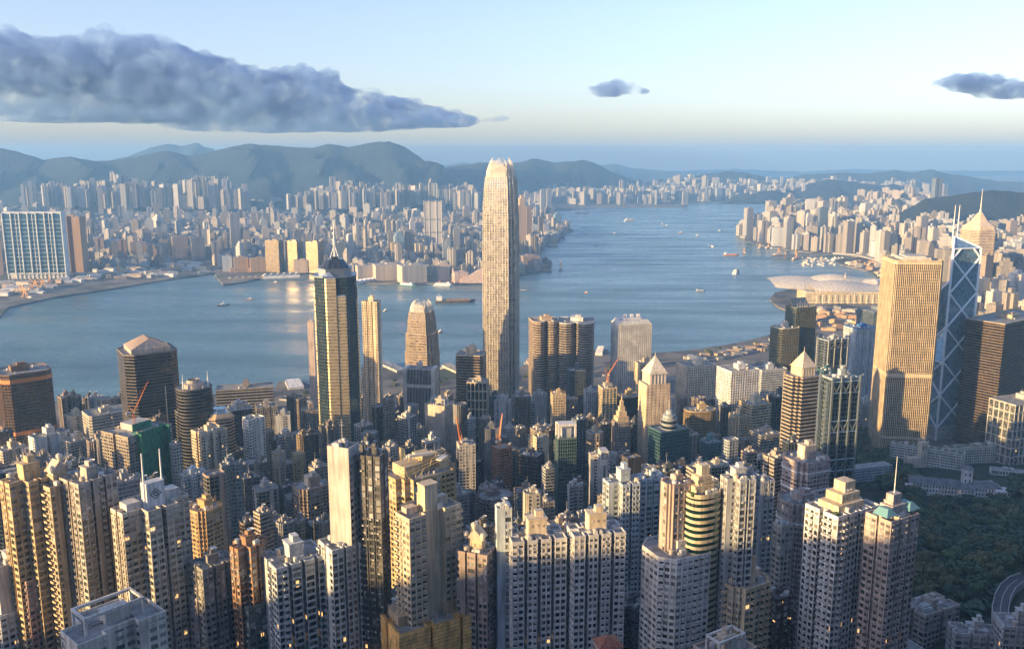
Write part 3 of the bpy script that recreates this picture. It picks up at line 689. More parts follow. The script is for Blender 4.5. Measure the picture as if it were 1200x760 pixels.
# crossbraced prism tower
x, y, z, g = locate(1119, 277, Y=1300); H = z-g; S_ = 25.0
T = thing('skyscraper', 'angular dark blue glass tower with white diagonal bracing and twin masts', 'skyscraper', (x, y, g), R(18)); FOOT.append((x, y, 40, z))
C4 = [(-S_,-S_),(S_,-S_),(S_,S_),(-S_,S_)]; gz = 22
def quad_prism(i, ho, hc, name='glass_prism'):
    A, B = C4[i], C4[(i+1) % 4]; b = MB()
    b.face([(*A, gz), (*B, gz), (*B, ho), (*A, ho)])
    b.face([(*A, ho), (*B, ho), (0, 0, hc)]); b.face([(*B, gz), (0, 0, gz), (0, 0, hc), (*B, ho)]); b.face([(0, 0, gz), (*A, gz), (*A, ho), (0, 0, hc)])
    return b.build(name, 'bocglass', T, (.28,.46,.58))
def mk_boc():
    m = M['curtain'].copy(); m.name = 'blue_curtain_glass'; m.node_tree.nodes['Principled BSDF'].inputs['Metallic'].default_value = .4; return m
M['bocglass'] = mk_boc()
hs = [H*.765, H*.42, H*.86, H*.9]; hc = [H*.89, H*.57, H, H]
hs = [H*.95, H*.74, H*.64, H*.40]; hc = [H, H*.88, H*.79, H*.56]
for i in range(4): quad_prism(i, hs[i], hc[i])
b = MB(); mod = 52.0*.98
def bar(p, q, r=1.0): b.tube(p, q, r*1.5, 6)
for i in range(4):
    A, B = C4[i], C4[(i+1) % 4]; o1 = 1.012
    top = hs[i]; nz_ = (C4[i][0]+B[0])/2, (A[1]+B[1])/2
    z0 = gz
    while z0 < top-2:
        z1_ = min(z0+mod, top); f = (z1_-z0)/mod; Mx = (A[0]+(B[0]-A[0])*f, A[1]+(B[1]-A[1])*f); Nx = (B[0]+(A[0]-B[0])*f, B[1]+(A[1]-B[1])*f)
        bar((A[0]*o1, A[1]*o1, z0), (Mx[0]*o1, Mx[1]*o1, z1_)); bar((B[0]*o1, B[1]*o1, z0), (Nx[0]*o1, Nx[1]*o1, z1_)); z0 += mod
    bar((A[0]*o1, A[1]*o1, top), (B[0]*o1, B[1]*o1, top), .8); bar((*A, top), (0, 0, hc[i]), .9); bar((*B, top), (0, 0, hc[i]), .9)
for i in range(4):
    A = C4[i]; bar((A[0]*1.01, A[1]*1.01, 0), (A[0]*1.01, A[1]*1.01, max(hs[i], hs[i-1])), 1.25)
bar((0, 0, gz), (0, 0, H), 1.2)
z0 = hs[3]
while z0 < hs[0]-6:   # braces on the inner face laid bare above the lowest prism
    z1_ = min(z0+mod*.7, hs[0]); A = C4[0]; bar((A[0]-.4, A[1]+.2, z0), (-.4, 0, z1_), .8); bar((-.4, 0, z0), (A[0]-.4, A[1]+.2, z1_), .8); z0 += mod*.7
b.build('bracing', 'tint', T, (.78,.82,.85))
b = MB(); b.box(0, 0, 0, 2*S_+3, 2*S_+3, 7); b.box(0, 0, 7.01, 2*S_-4, 2*S_-4, gz-7.1)
for i in range(4):
    A, B = C4[i], C4[(i+1) % 4]; L = 2*S_; t = ((B[0]-A[0])/L, (B[1]-A[1])/L); nm = (t[1], -t[0])
    for q in range(9): b.edgebox(A, t, nm, q*L/8.2-.2, q*L/8.2+1.0, -2, .4, 7.02, gz-1)
    b.edgebox(A, t, nm, .02, L-.02, -2.2, .6, gz-1.2+.01*i, gz+1); b.edgebox(A, t, nm, .02, L-.02, -2.1, .5, 14+.01*i, 15)
b.build('podium', 'wall', T, (.45,.45,.44))
for s_ in (-1, 1):
    b = MB(); b.cyl(s_*4, 0, H-12, 1.0, 40, 8, .8); b.cyl(s_*4, 0, H+28, .6, 18, 6, .3); b.build('mast', 'tint', T, (.68,.68,.66))
b = MB(); b.tube((-4,0,H+8), (4,0,H+8), .5, 5); b.tube((-4,0,H+24), (4,0,H+24), .4, 5); b.build('mast_tie', 'tint', T, (.65,.65,.64))

T = tower('broad square tower in a golden metal grid with a lighter belt, beside the crossbraced tower', 1069, 302, 60, Y=1225, rot=-6, fp='cham', fpk=dict(c=.05), style='glass', col=(.50,.41,.28), gcol=(.07,.07,.07), glass='curtain', fh=4.0, bay=2.6, sp=.5, mw=.42,
      prof=([0,10,140,300],[1.03,1.0,1.0,.985]), crown='none', mullp=.55, cat='skyscraper', name='skyscraper', bands=[(.42,5,(.56,.46,.3)),(.1,3,(.4,.36,.3)),(.985,3,(.5,.42,.3))])
b = MB(); W = T['W']; z1 = T['H']-1; b.box(0, 0, z1, W*.6, W*.6, 3.5); b.box(0, 0, z1+3.51, W*.4, W*.5, 1.5); b.build('plant_room', 'wall', T, (.5,.48,.44))
for q in (-.3, .3): o = link('cooling_unit', cached('cool', cool_mesh), T, (.5,.5,.48), (q*W, W*.36, z1)); o.scale = (4,)*3

T = tower('dark glass office slab with gold lit side, at the right edge beside the crossbraced tower', 1182, 370, 74, H=190, rot=36, fp='rect', a=.4, style='band', col=(.13,.09,.06), gcol=(.02,.025,.032), glass='curtain', fh=4.0, sp=1.9, crown='boxes', cat='office tower', accent=(.45,.38,.28), seed=5)

# spired triangular-topped tower at the east
T = tower('tall banded tower with gold pyramid top and long needle spire in the east', 1147, 268, 33, Y=2430, rot=8, fp='cham', fpk=dict(c=.2), style='glass', col=(.62,.5,.36), gcol=(.2,.18,.15), glass='curtain', fh=4.2, bay=3, sp=1.9, crown='none', cat='skyscraper', name='skyscraper', mw=.3)
W = T['W']; z1 = T['H']; cp = fp_cham(1, .2)
b = MB(); b.prism([(p*W*.96, q*W*.96) for p, q in cp], z1, z1+9, 0, sc=.96); b.prism([(p*W*.86, q*W*.86) for p, q in cp], z1+9.01, z1+20, 0, sc=.62); b.prism([(p*W*.5, q*W*.5) for p, q in cp], z1+20.01, z1+44, 0, poly2=[(p*W*.14, q*W*.14) for p, q in cp]); b.build('pyramid_roof', 'wall', T, (.66,.52,.36))
b = MB(); b.cyl(0, 0, z1+43, 3.4, 10, 8, 2.6); b.cyl(0, 0, z1+53, 1.6, 26, 8, 1.0); b.cyl(0, 0, z1+79, .9, 30, 6, .4); b.build('spire', 'tint', T, (.65,.6,.52))

# round-windowed slab by the pier
T = tower('white slab tower with a dense grid of small round windows, alone on the waterfront', 740, 377, 47, Y=1335, rot=14, fp='rect', a=.62, style='grid', col=(.62,.61,.58), gcol=(.04,.06,.075), fh=3.5, bay=3.1, sp=1.5, pier=1.35, rec=.5, crown='none', cat='office tower', name='office_tower')
W = T['W']; z1 = T['H']-1.2; b = MB(); b.prism([(p*W*.97, q*W*.97) for p, q in fp_rect(.62)], z1, z1+6.5, 0, sc=.84); b.box(0, 0, z1+6.52, W*.5, W*.28, 2); b.build('plant_room', 'wall', T, (.55,.57,.58))
for q in (-.2, 0, .2): o = link('cooling_unit', cached('cool', cool_mesh), T, (.6,.6,.6), (q*W, 0, z1+8.5)); o.scale = (5,)*3

def stad(a=.7, n=9):
    r = []
    for k in range(n): t = -math.pi/2-math.pi*(k)/(n-1); r.append((-.5+.5*a+.5*a*math.cos(t), .5*a*math.sin(t)))
    r2 = [(.5-(x+.5), -y) for x, y in r]; pts = r+r2
    ar = sum(p[0]*q[1]-q[0]*p[1] for p, q in zip(pts, pts[1:]+pts[:1])); return pts if ar > 0 else pts[::-1]
def quatre(n=7):
    """two half-round bays on the front of a square body"""
    pts = []
    for cx, cy, a0 in ((-.24,-.2,180),(.24,-.2,180),):
        for k in range(n): t = R(a0+180*k/(n-1)); pts.append((cx+.25*math.cos(t), cy+.3*math.sin(t)))
    pts += [(.5,.1),(.5,.5),(-.5,.5),(-.5,.1)]; return pts
T = tower('left of two twin curved towers banded in bronze glass and pale stone', 638, 374, 35, H=176, rot=10, fp=quatre(), style='band', col=(.42,.33,.24), gcol=(.03,.035,.04), glass='curtain', fh=3.7, sp=1.7, crown='boxes', cat='office tower', group='twin curved towers', seed=3)
T = tower('right of two twin curved towers, darker and with white rooftop plant', 675, 375, 43, H=174, rot=-6, fp=quatre(), style='band', col=(.33,.28,.23), gcol=(.03,.035,.04), glass='curtain', fh=3.7, sp=1.6, crown='boxes', cat='office tower', group='twin curved towers', accent=(.6,.6,.58), seed=8)

T = tower('dark banded tower with a gabled lattice crown, on the western waterfront', 172, 408, 60, H=196, rot=34, fp='cham', fpk=dict(c=.16), style='band', col=(.17,.145,.125), gcol=(.02,.025,.032), glass='curtain', fh=3.7, sp=.9, crown='none', cat='office tower', seed=4)
W = T['W']; z1 = T['H']-1.2; o = MB(); k = .36*W
o.prism([(-k,-k),(k,-k),(k,k),(-k,k)], z1, z1+5, 0)
for sg in (-1, 1):
    o.face([(-k, sg*k, z1+5.02), (k, sg*k, z1+5.02), (0, sg*k*.6, z1+15)] if sg < 0 else [(k, k, z1+5.02), (-k, k, z1+5.02), (0, k*.6, z1+15)])
o.face([(-k,-k,z1+5.02),(0,-k*.6,z1+15),(0,k*.6,z1+15),(-k,k,z1+5.02)]); o.face([(k,-k,z1+5.02),(k,k,z1+5.02),(0,k*.6,z1+15),(0,-k*.6,z1+15)]); o.build('gabled_roof', 'wall', T, (.5,.4,.32))
b = MB()
for i in range(9):
    y_ = -k+2*k*i/8; f = 1; b.tube((-k-.4, y_, z1+5), (0, y_*.62, z1+15.6), .28, 4); b.tube((k+.4, y_, z1+5), (0, y_*.62, z1+15.6), .28, 4)
for i in range(6): b.tube((-k+2*k*i/5, -k-.3, z1), (-k+2*k*i/5, -k-.3, z1+5+9*(1-abs(2*i/5-1))), .3, 4)
b.build('lattice', 'tint', T, (.55,.44,.34))
for k_, (a0, a1) in enumerate(((.1,.62),(.55,.8))):
    b = MB(); A = (-W*.5+.16*W, -W*.5); b.edgebox(A, (1,0), (0,-1), W*(.2+.32*k_), W*(.2+.32*k_)+.9, 0, .9, z1*a0, z1*a1); b.build('fin', 'tint', T, (.6,.5,.35))

# dark green glass towers, cut on the slant
T = tower('dark green glass office tower with slanted top and row of spikes near the exhibition hall', 939, 358, 33, H=190, rot=20, fp='rect', a=.7, style='glass', col=(.13,.14,.11), gcol=(.12,.14,.1), glass='curtain', fh=4, bay=3, sp=.7, crown='none', cat='office tower', mullp=.1)
W = T['W']; z1 = T['H']-1; b = MB()
for i in range(8): b.cyl(-W*.42+W*.84*i/7, -W*.3, z1, .45, 8+4*(i % 2), 5, .15)
b.build('spike', 'tint', T, (.3,.3,.28)); b = MB(); b.hexa([(-W*.4,0,z1),(W*.4,0,z1),(W*.4,W*.3,z1),(-W*.4,W*.3,z1),(-W*.4,0,z1+1),(W*.4,0,z1+1),(W*.4,W*.3,z1+12),(-W*.4,W*.3,z1+12)]); b.build('slanted_roof', 'metal', T, (.2,.22,.2))
T = tower('lower olive glass block with white rooftop drums, joined before the spiked green tower', 920, 382, 31, H=160, rot=20, fp='cham', a=.8, fpk=dict(c=.08), style='glass', col=(.17,.16,.11), gcol=(.2,.19,.11), glass='curtain', fh=4, bay=3, sp=.9, crown='boxes', cat='office tower', accent=(.62,.58,.5), mullp=.1)

# steel exoskeleton bank towers
def exo(label, px, py, w, H, rot, col=(.33,.4,.46), nmod=5, a=.55):
    T = tower(label, px, py, w, H=H, rot=rot, fp='rect', a=a, style='glass', col=(.14,.18,.2), gcol=(.05,.08,.1), glass='curtain', fh=4.1, bay=2.6, sp=.8, crown='boxes', cat='office tower', mullp=.12, accent=(.35,.4,.43))
    W = T['W']; z1 = T['H']; b = MB(); y = -W*a/2-1.6
    for side in (1, -1):
        yy = y*side
        for q in (-.5,-.17,.17,.5): b.tube((q*W*1.02, yy, 0), (q*W*1.02, yy, z1+2), .95, 6)
        for k in range(nmod):
            zz = z1*(k+.75)/nmod
            for c in (-.5, -.17, .17): 
                x0, x1 = c*W*1.02, (c+.335)*W*1.02; b.tube((x0, yy, zz+6), ((x0+x1)/2, yy, zz-3), .6, 5); b.tube((x1, yy, zz+6), ((x0+x1)/2, yy, zz-3), .6, 5)
            b.tube((-.5*W, yy, zz+6), (.5*W, yy, zz+6), .5, 5); b.tube((-.5*W, yy, zz-4), (.5*W, yy, zz-4), .5, 5)
        for k in range(0, int(z1/4.1), 1): b.box(-.5*W-2, yy*.6, k*4.1+1, 2.6, 3.2, 2.4)
    b.build('steel_frame', 'metal', T, col); return T
exo('blue-grey bank tower hung from stacked steel trusses, in front of the white blue-capped tower', 985, 440, 38, 172, 14)
exo('grey tower with curved steel roof trusses, behind the pyramid-topped banded tower', 976, 396, 30, 150, 24, (.42,.44,.46), 4)
# pyramid-topped banded bank
T = tower('stepped dark banded bank tower crowned with a cream pyramid and finial', 941, 437, 41, H=168, rot=22, fp='step', a=.8, fpk=dict(k=.17), style='band', col=(.33,.27,.21), gcol=(.03,.05,.055), glass='curtain', fh=4, sp=1.9, crown='none', cat='office tower', blank=())
def pyramid(T, s, h0, hp, col=(.62,.52,.38), dome=False):
    W = T['W']*s; z1 = T['H']-1.2; b = MB(); b.box(0,0,z1,W,W,h0)
    for i in range(5): 
        for sg in (-1,1): b.box(-W*.4+W*.2*i, sg*W*.5, z1, 1.2, 1.0, h0+.6); b.box(sg*W*.5, -W*.4+W*.2*i, z1, 1.0, 1.2, h0+.7)
    b.box(0,0,z1+h0+.01,W*1.1,W*1.1,1); b.build('crown', 'wall', T, col)
    b = MB(); b.box(0,0,z1+h0+1.02,W*1.04,W*1.04,hp,top=.06); b.cyl(0,0,z1+h0+hp,.5,7,6,.1); b.build('pyramid_roof', 'wall', T, tuple(c*1.05 for c in col))
pyramid(T, .46, 9, 15)
T = tower('cream stone tower topped with pale steep pyramid, before the round-windowed slab', 767, 447, 36, H=150, rot=16, fp='rect', a=.75, style='grid', col=(.6,.48,.33), gcol=(.04,.04,.04), fh=3.6, bay=5, sp=2.4, pier=3.6, crown='none', cat='office tower')
pyramid(T, .72, 13, 19, (.6,.55,.46))
# wave-roofed exhibition hall on its own island
x, y = G(985, 352); T = thing('exhibition_hall', 'low waterfront exhibition hall under wide overlapping wing roofs', 'exhibition hall', (x, y, 4), R(6)); FOOT.append((x, y, 190, 50))
b = MB(); hall = [(-135,-60),(150,-95),(170,60),(60,95),(-40,80),(-120,30)]; b.prism(hall, 0, 33, 0); b.build('wall', 'wall', T, (.68,.6,.42))
wb, gb = MB(), MB(); facade(wb, gb, inset(hall, -3), 3, 31, 5.2, 7, 'grid', rnd, None, 2.2, .8); wb.build('arcade', 'wall', T, (.72,.64,.45)); tag(gb.build('window', 'glass', T, (.3,.25,.14)), kind='stuff')
def wing(x0, x1, yc, wy, z0, lift, tip, name='wing_roof'):
    b = MB(); nu, nv = 26, 8; P = []
    for i in range(nu+1):
        u = i/nu; row = []
        for j in range(nv+1):
            v = j/nv*2-1; k = math.sin(math.pi*min(1, max(0, .12+.86*u)))**.6; wy_ = wy*(.15+.85*k)
            row.append((x0+(x1-x0)*u, yc+v*wy_+tip*(u-.5)**2*40, z0+v*wy_*.22+lift*(abs(u-.45)*1.6)**2+9*math.sin(u*5.2)-5*v*v+2))
        P.append(row)
    for i in range(nu):
        for j in range(nv):
            q = [P[i][j], P[i+1][j], P[i+1][j+1], P[i][j+1]]; b.face(q); b.face([(a, c, d-1.6) for a, c, d in q][::-1])
    b.build(name, 'roof', T, (.74,.66,.52))
wing(-200, 130, 40, 62, 38, 24, .6); wing(-110, 175, -28, 50, 38, 14, -.8); wing(-60, 190, 72, 34, 48, 10, .2)
b = MB()
for i in range(14): b.cyl(-110+18*i, -74-i*1.8, 0, .8, 27, 6)
b.build('column', 'tint', T, (.65,.6,.5)); b = MB(); b.lathe([(14,28),(9,48),(3,52),(1.2,66),(0,72)], 40, 60, 10); b.build('finial', 'wall', T, (.6,.48,.35))
b = MB(); b.box(205, 0, 0, 120, 150, 22); b.box(205, 0, 22.01, 126, 156, 2); b.build('annex', 'wall', T, (.66,.58,.42))
b = MB()
for i in range(10): 
    for k in range(8): a0, a1 = math.pi*k/8, math.pi*(k+1)/8; xx = 150+i*12; b.tube((xx+5.5*math.cos(a0), -72, 24+8*math.sin(a0)), (xx+5.5*math.cos(a1), -72, 24+8*math.sin(a1)), .6, 4)
b.build('arch_truss', 'tint', T, (.6,.56,.46))

# ------------------------------------------------------------ roof pieces
def top_gable(T, poly, W, z1, H):
    w, d = W*.42, W*.3; b = MB(); b.box(0, 0, z1+.1, w, d, 6.5)
    for s_ in (-.36, 0, .36): b.box(s_*w, -d/2-.05, z1+2, 1.3, .14, 2, m=1)
    b.build('pavilion', ['wall', 'glass'], T, (.6,.5,.36)); b = MB(); z = z1+6.62; w2, d2 = w/2+1, d/2+.8
    b.face([(-w2,-d2,z),(w2,-d2,z),(0,-d2,z+5)]); b.face([(w2,d2,z),(-w2,d2,z),(0,d2,z+5)]); b.face([(-w2,-d2,z),(0,-d2,z+5),(0,d2,z+5),(-w2,d2,z)]); b.face([(w2,-d2,z),(w2,d2,z),(0,d2,z+5),(0,-d2,z+5)]); b.face([(-w2,-d2,z),(-w2,d2,z),(w2,d2,z),(w2,-d2,z)])
    b.build('gable_roof', 'wall', T, (.5,.44,.36))
    for s_ in (-1, 0, 1): b = MB(); b.lathe([(.9,0),(.9,1.6),(1.5,1.7),(1.3,3.2),(0,3.8)], s_*w2, -d2, 10); o = b.build('finial', 'tint', T, (.55,.5,.42)); o.location.z = z+(5 if s_ == 0 else 0)
def top_crane_at(px, py, Y, length, ang, tilt, label, H=None, legs=26, col=(.75,.25,.04)):
    x, y, z = AT(px, py, Y); T = thing('luffing_crane', label, 'crane', (x, y, z), ang); b = MB()
    for sx in (-1, 1):
        for sy in (-1, 1): b.tube((sx, sy, -legs), (sx, sy, 4), .18, 4)
    for k in range(int((legs+4)/2.2)):
        z0 = -legs+k*2.2; b.tube((-1,-1,z0), (1,-1,z0+2.2), .1, 4); b.tube((1,1,z0), (-1,1,z0+2.2), .1, 4); b.tube((-1,1,z0), (-1,-1,z0+2.2), .1, 4)
    b.build('mast', 'tint', T, col); b = MB(); e = (length*math.cos(tilt), 0, 4+length*math.sin(tilt)); n = int(length/2.2)
    for dy in (-.7, .7): b.tube((0, dy, 4), (e[0], dy*.3, e[2]), .2, 4)
    b.tube((0, 0, 5.6), (e[0], 0, e[2]+.6), .2, 4)
    for k in range(n):
        f0, f1 = k/n, (k+1)/n; P_ = lambda f, dy, dz: (e[0]*f, dy*(1-.7*f), 4+(e[2]-4)*f+dz)
        b.tube(P_(f0,-.7,0), P_(f1,0,1.6-f1), .1, 4); b.tube(P_(f0,.7,0), P_(f1,0,1.6-f1), .1, 4); b.tube(P_(f0,-.7,0), P_(f1,.7,0), .1, 4)
    b.build('jib', 'tint', T, col); b = MB(); b.tube((0,0,5), (-4,0,12), .25, 5); b.tube((-4,0,12), e, .08, 4); b.tube((-4,0,12), (-6,0,4.5), .15, 4); b.build('a_frame', 'tint', T, col)
    b = MB(); b.box(-5, 0, 3.4, 4.4, 2.6, 2.2); b.build('counterweight', 'tint', T, (.4,.38,.35)); b = MB(); b.box(.6, -1.7, 4, 2, 1.4, 2.2); b.build('cab', 'tint', T, (.7,.5,.3))
    return T
def top_net(T, poly, W, z1, H):
    b = MB(); w = W*.34; P_ = inset([(p, q) for p, q in poly], -1.0)
    b.box(W*.02, -W*.4-1.3, z1*.2, W*.62, 1.2, z1*.8+3); b.box(W*.33, -W*.4, z1*.2, .9, W*.3, z1*.8+3.1); b.box(-W*.29, -W*.4, z1*.3, .9, W*.25, z1*.7+2); b.build('safety_net', 'net', T, (.015,.16,.08))
    b = MB(); b.box(W*.02, W*.05, z1+.1, W*.42, W*.35, 7); b.build('core_wall', 'wall', T, (.45,.45,.43)); b = MB(); b.box(W*.02, W*.05-W*.175-.8, z1+.1, W*.43, .5, 7.4); b.build('safety_net', 'net', T, (.015,.18,.1))
    x, y, z = T.location; px, py = proj(x, y, z+z1+12); top_crane_at(px-2, py, y-4, 34, R(35), R(62), 'orange luffing crane with raised jib standing on the green netted tower', legs=14)
def top_crest(T, poly, W, z1, H):
    b = MB(); w = W*.27; b.box(0, -W*.1, z1+.1, w, W*.16, 12); b.build('sign_box', 'wall', T, (.62,.64,.66)); b = MB(); y = -W*.1-W*.08-.12
    for r, th in ((2.6,.45),(1.2,.6)):
        for k in range(4):
            a, c = R(90*k), R(90*k+90); b.tube((r*math.cos(a), y, z1+6.4+r*math.sin(a)), (r*math.cos(c), y, z1+6.4+r*math.sin(c)), th/2, 4)
    b.build('diamond_crest', 'tint', T, (.1,.12,.15))
    for s_ in (-1, 1): b = MB(); b.cyl(s_*w*.5, -W*.12, z1, .55, 27, 6, .3); b.cyl(s_*w*.5, -W*.12, z1, 1, 12, 6, .8); b.build('lattice_mast', 'tint', T, (.62,.66,.68))
    b = MB(); b.box(W*.3, 0, z1, W*.2, W*.2, 5); b.box(-W*.3, 0, z1, W*.2, W*.2, 4); b.build('lift_house', 'wall', T, (.55,.55,.53))
def top_frame(T, poly, W, z1, H):
    b = MB(); w = W*.33; h = 6
    for s_ in (-1, 1):
        for q in (-1, 1): b.box(s_*w, q*w*.5, z1, .9, .9, h)
    for q in (-1, 1): b.box(0, q*w*.5, z1+h, 2*w+1, 1, 1)
    for s_ in (-1, 1): b.box(s_*w, 0, z1+h+.02, .9, w+.3, .9)
    b.build('roof_frame', 'wall', T, (.6,.58,.54)); b = MB(); b.box(w*.2, 0, z1+.1, w*.9, w*.6, 4.4); b.build('lift_house', 'wall', T, (.58,.56,.52))
def top_poles(T, poly, W, z1, H):
    b = MB()
    for i in range(len(poly)):
        A, B = poly[i], poly[(i+1) % len(poly)]; L = math.hypot(B[0]-A[0], B[1]-A[1]); k = max(1, int(L/1.6))
        for q in range(k): f = q/k; b.cyl(A[0]+(B[0]-A[0])*f, A[1]+(B[1]-A[1])*f, z1-6, .09, 10+1.5*math.sin(q*2.1), 4)
    b.build('scaffold_pole', 'tint', T, (.5,.32,.12))
def top_lattice(T, poly, W, z1, H):
    b = MB(); b.box(-W*.2, 0, z1, W*.3, W*.3, 7); b.box(W*.1, .05*W, z1, W*.22, W*.26, 10); b.box(W*.3, -.08*W, z1, W*.16, W*.2, 6); b.build('penthouse', 'wall', T, (.56,.44,.26)); b = MB(); r = random.Random(4)
    for _ in range(26):
        x, y = r.uniform(-.42,.42)*W, r.uniform(-.28,.25)*W; b.tube((x, y, z1), (x+r.uniform(-5,5), y+r.uniform(-3,3), z1+r.uniform(4, 12)), .16, 4)
    for k in range(5): b.tube((-W*.4, -W*.25+k*2.2, z1+3+k), (W*.4, -W*.2+k*2.2, z1+8+k*.6), .2, 4)
    b.build('roof_lattice', 'tint', T, (.6,.45,.2)); b = MB(); b.box(W*.24, -.2*W, z1+8, W*.22, 4, .5, rot=.5); b.box(-W*.05, -.1*W, z1+11, W*.34, 1.6, 1.6, rot=-.25); b.build('roof_beam', 'tint', T, (.66,.6,.5))
def top_shaft(T, poly, W, z1, H):
    b = MB(); b.box(0, -W*.08, z1-3, W*.24, W*.2, 16); b.box(0, -W*.08, z1+13.02, W*.27, W*.22, .8); b.build('core_shaft', 'wall', T, tuple(c*.98 for c in (.66,.54,.38)))
    b = MB(); b.box(W*.3, 0, z1, W*.2, W*.14, 4.5); b.box(-W*.3, 0, z1, W*.2, W*.14, 3.5); b.build('lift_house', 'wall', T, (.6,.5,.38))
def top_scaffold(T, poly, W, z1, H):
    top_poles(T, poly, W, z1, H); b = MB(); r = random.Random(2); P_ = inset(poly, -.9)
    b2 = MB(); n = len(P_)
    for i in range(n):
        A, B = P_[i], P_[(i+1) % n]; b2.face([(*A, z1-45), (*B, z1-45), (*B, z1+1.2), (*A, z1+1.2)]); b2.face([(*A, z1+1.2), (*B, z1+1.2), (B[0]*.97, B[1]*.97, z1+1.2), (A[0]*.97, A[1]*.97, z1+1.2)])
    b2.build('scaffold_sheeting', 'net', T, (.85,.5,.16)); b = MB()
    for _ in range(30): b.box(r.uniform(-.42,.42)*W, r.uniform(-.2,.2)*W, z1+.1, r.uniform(1,4), r.uniform(.4,2), r.uniform(.3,1.4), rot=r.random()*3)
    b.build('roof_clutter', 'tint', T, (.5,.45,.38))
    for (x, y, w, d, h) in ((-.33,.02,.24,.3,5),(.2,.02,.3,.3,6),(.0,.1,.1,.12,4)):
        b = MB(); b.box(x*W, y*W, z1+.1, w*W, d*W, h); b.box(x*W, y*W, z1+h+.11, w*W+.8, .5, .7); b.build('lift_house', 'wall', T, (.52,.42,.28))
        b = MB(); 
        for k in range(12): b.cyl(x*W-w*W/2+w*W*k/11, y*W-d*W/2-.4, z1, .09, h+3, 4)
        b.build('scaffold_pole', 'tint', T, (.55,.36,.14))
def top_box(T, poly, W, z1, H):
    r = random.Random(int(W*10)); b = MB(); h = 9+r.random()*2; b.box(0, 0, z1+.1, W*.34, W*.26, h); b.box(0, 0, z1+h+.12, W*.37, W*.29, .6); b.box(W*.05, 0, z1+h+.74, W*.14, W*.14, 3)
    for k in range(3): b.box(-W*.1+W*.1*k, -W*.13-.06, z1+h*.6, 1, .14, 1.4, m=1)
    b.build('roof_tower', ['wall', 'glass'], T, (.66,.56,.42))
def top_steps(T, poly, W, z1, H):
    b = MB(); b.box(-W*.05, 0, z1+.1, W*.6, W*.4, 4); b.box(0, .02*W, z1+4.12, W*.42, W*.32, 4.2); b.box(.04*W, .03*W, z1+8.34, W*.24, W*.22, 5)
    for k in range(7): b.box(-W*.32+W*.09*k, -W*.2-.06, z1+1, 1.8, .14, 2, m=1); 
    for k in range(5): b.box(-W*.18+W*.09*k, .02*W-W*.16-.06, z1+5, 1.8, .14, 2, m=1)
    b.build('penthouse', ['wall', 'glass'], T, (.66,.54,.36))
    b = MB(); b.box(-W*.4, -W*.2, z1+.1, 3, 3, 1.4); b.build('roof_planting', 'leaf', T)
def top_awning(T, poly, W, z1, H):
    b = MB(); b.box(0, 0, z1+.1, W*.5, W*.34, 6); b.box(0, 0, z1+6.12, W*.3, W*.2, 5); b.build('penthouse', 'wall', T, (.46,.4,.38)); b = MB()
    for s_ in (-1, 1): b.hexa([(s_*W*.4-4,-W*.3,z1+3),(s_*W*.4+4,-W*.3,z1+3),(s_*W*.4+4,W*.1,z1+3),(s_*W*.4-4,W*.1,z1+3),(s_*W*.4-1,-W*.2,z1+6),(s_*W*.4+1,-W*.2,z1+6),(s_*W*.4+1,W*.05,z1+6),(s_*W*.4-1,W*.05,z1+6)])
    b.build('awning', 'tint', T, (.14,.3,.32)); b = MB(); b.cyl(0, 0, z1+11, .3, 18, 6, .1); b.build('antenna', 'tint', T, (.6,.6,.6))
def top_slabs(T, poly, W, z1, H):
    r = random.Random(int(W)); 
    for k in range(3): b = MB(); b.box(r.uniform(-.3,.3)*W, r.uniform(-.12,.12)*W, z1+.1+.01*k, W*r.uniform(.12,.22), W*r.uniform(.12,.18), r.uniform(2,3.6)); b.build('stair_hood', 'wall', T, (.5,.5,.5))
def top_masts(T, poly, W, z1, H):
    for s_ in (-1, 1): b = MB(); b.cyl(s_*W*.36, -W*.2, z1-4, .9, 14, 6, .7); b.cyl(s_*W*.36, -W*.2, z1+10, .4, 9, 5, .1); b.build('mast', 'tint', T, (.66,.66,.64))
    b = MB(); b.lathe([(W*.3,0),(W*.3,5),(W*.2,5.5),(W*.18,9)], 0, 0, 16); o = b.build('roof_drum', 'wall', T, (.4,.36,.32)); o.location.z = z1
def top_lantern(T, poly, W, z1, H):
    b = MB(); b.prism([(p*.96, q*.96) for p, q in poly], z1, z1+5, 0, poly2=[(p*.72, q*.72) for p, q in poly]); b.build('crown', 'wall', T, (.55,.4,.24)); b = MB(); b.prism([(p*.7, q*.7) for p, q in poly], z1+5.02, z1+10, 0, poly2=[(p*.5, q*.5) for p, q in poly]); b.build('glass_lantern', 'curtain', T, (.4,.48,.52))
def top_sideframe(T, poly, W, z1, H):
    b = MB(); a = .5
    for s_ in (-1, 1): b.box(s_*W*.5, 0, 0, W*.13, W*a+1.6, z1+2)
    b.box(0, 0, z1*.8, W*.94, W*a+1.9, 4.6); b.build('side_frame', 'wall', T, (.66,.62,.56))
def top_hoop(T, poly, W, z1, H):
    b = MB(); w = W*.46
    for q in (-1, 1):
        y = q*W*.3; b.box(-w, y, z1, 1.8, 1.6, 13); b.box(w, y, z1, 1.8, 1.6, 13); b.box(0, y, z1+13, 2*w+1.8, 1.7, 2)
    b.box(0, 0, z1+14, 2*w, W*.6, 1.2); b.build('crown_hoop', 'wall', T, (.72,.7,.66)); b = MB(); b.box(0, 0, z1, W*.5, W*.4, 10); b.build('plant_room', 'wall', T, (.4,.42,.42))
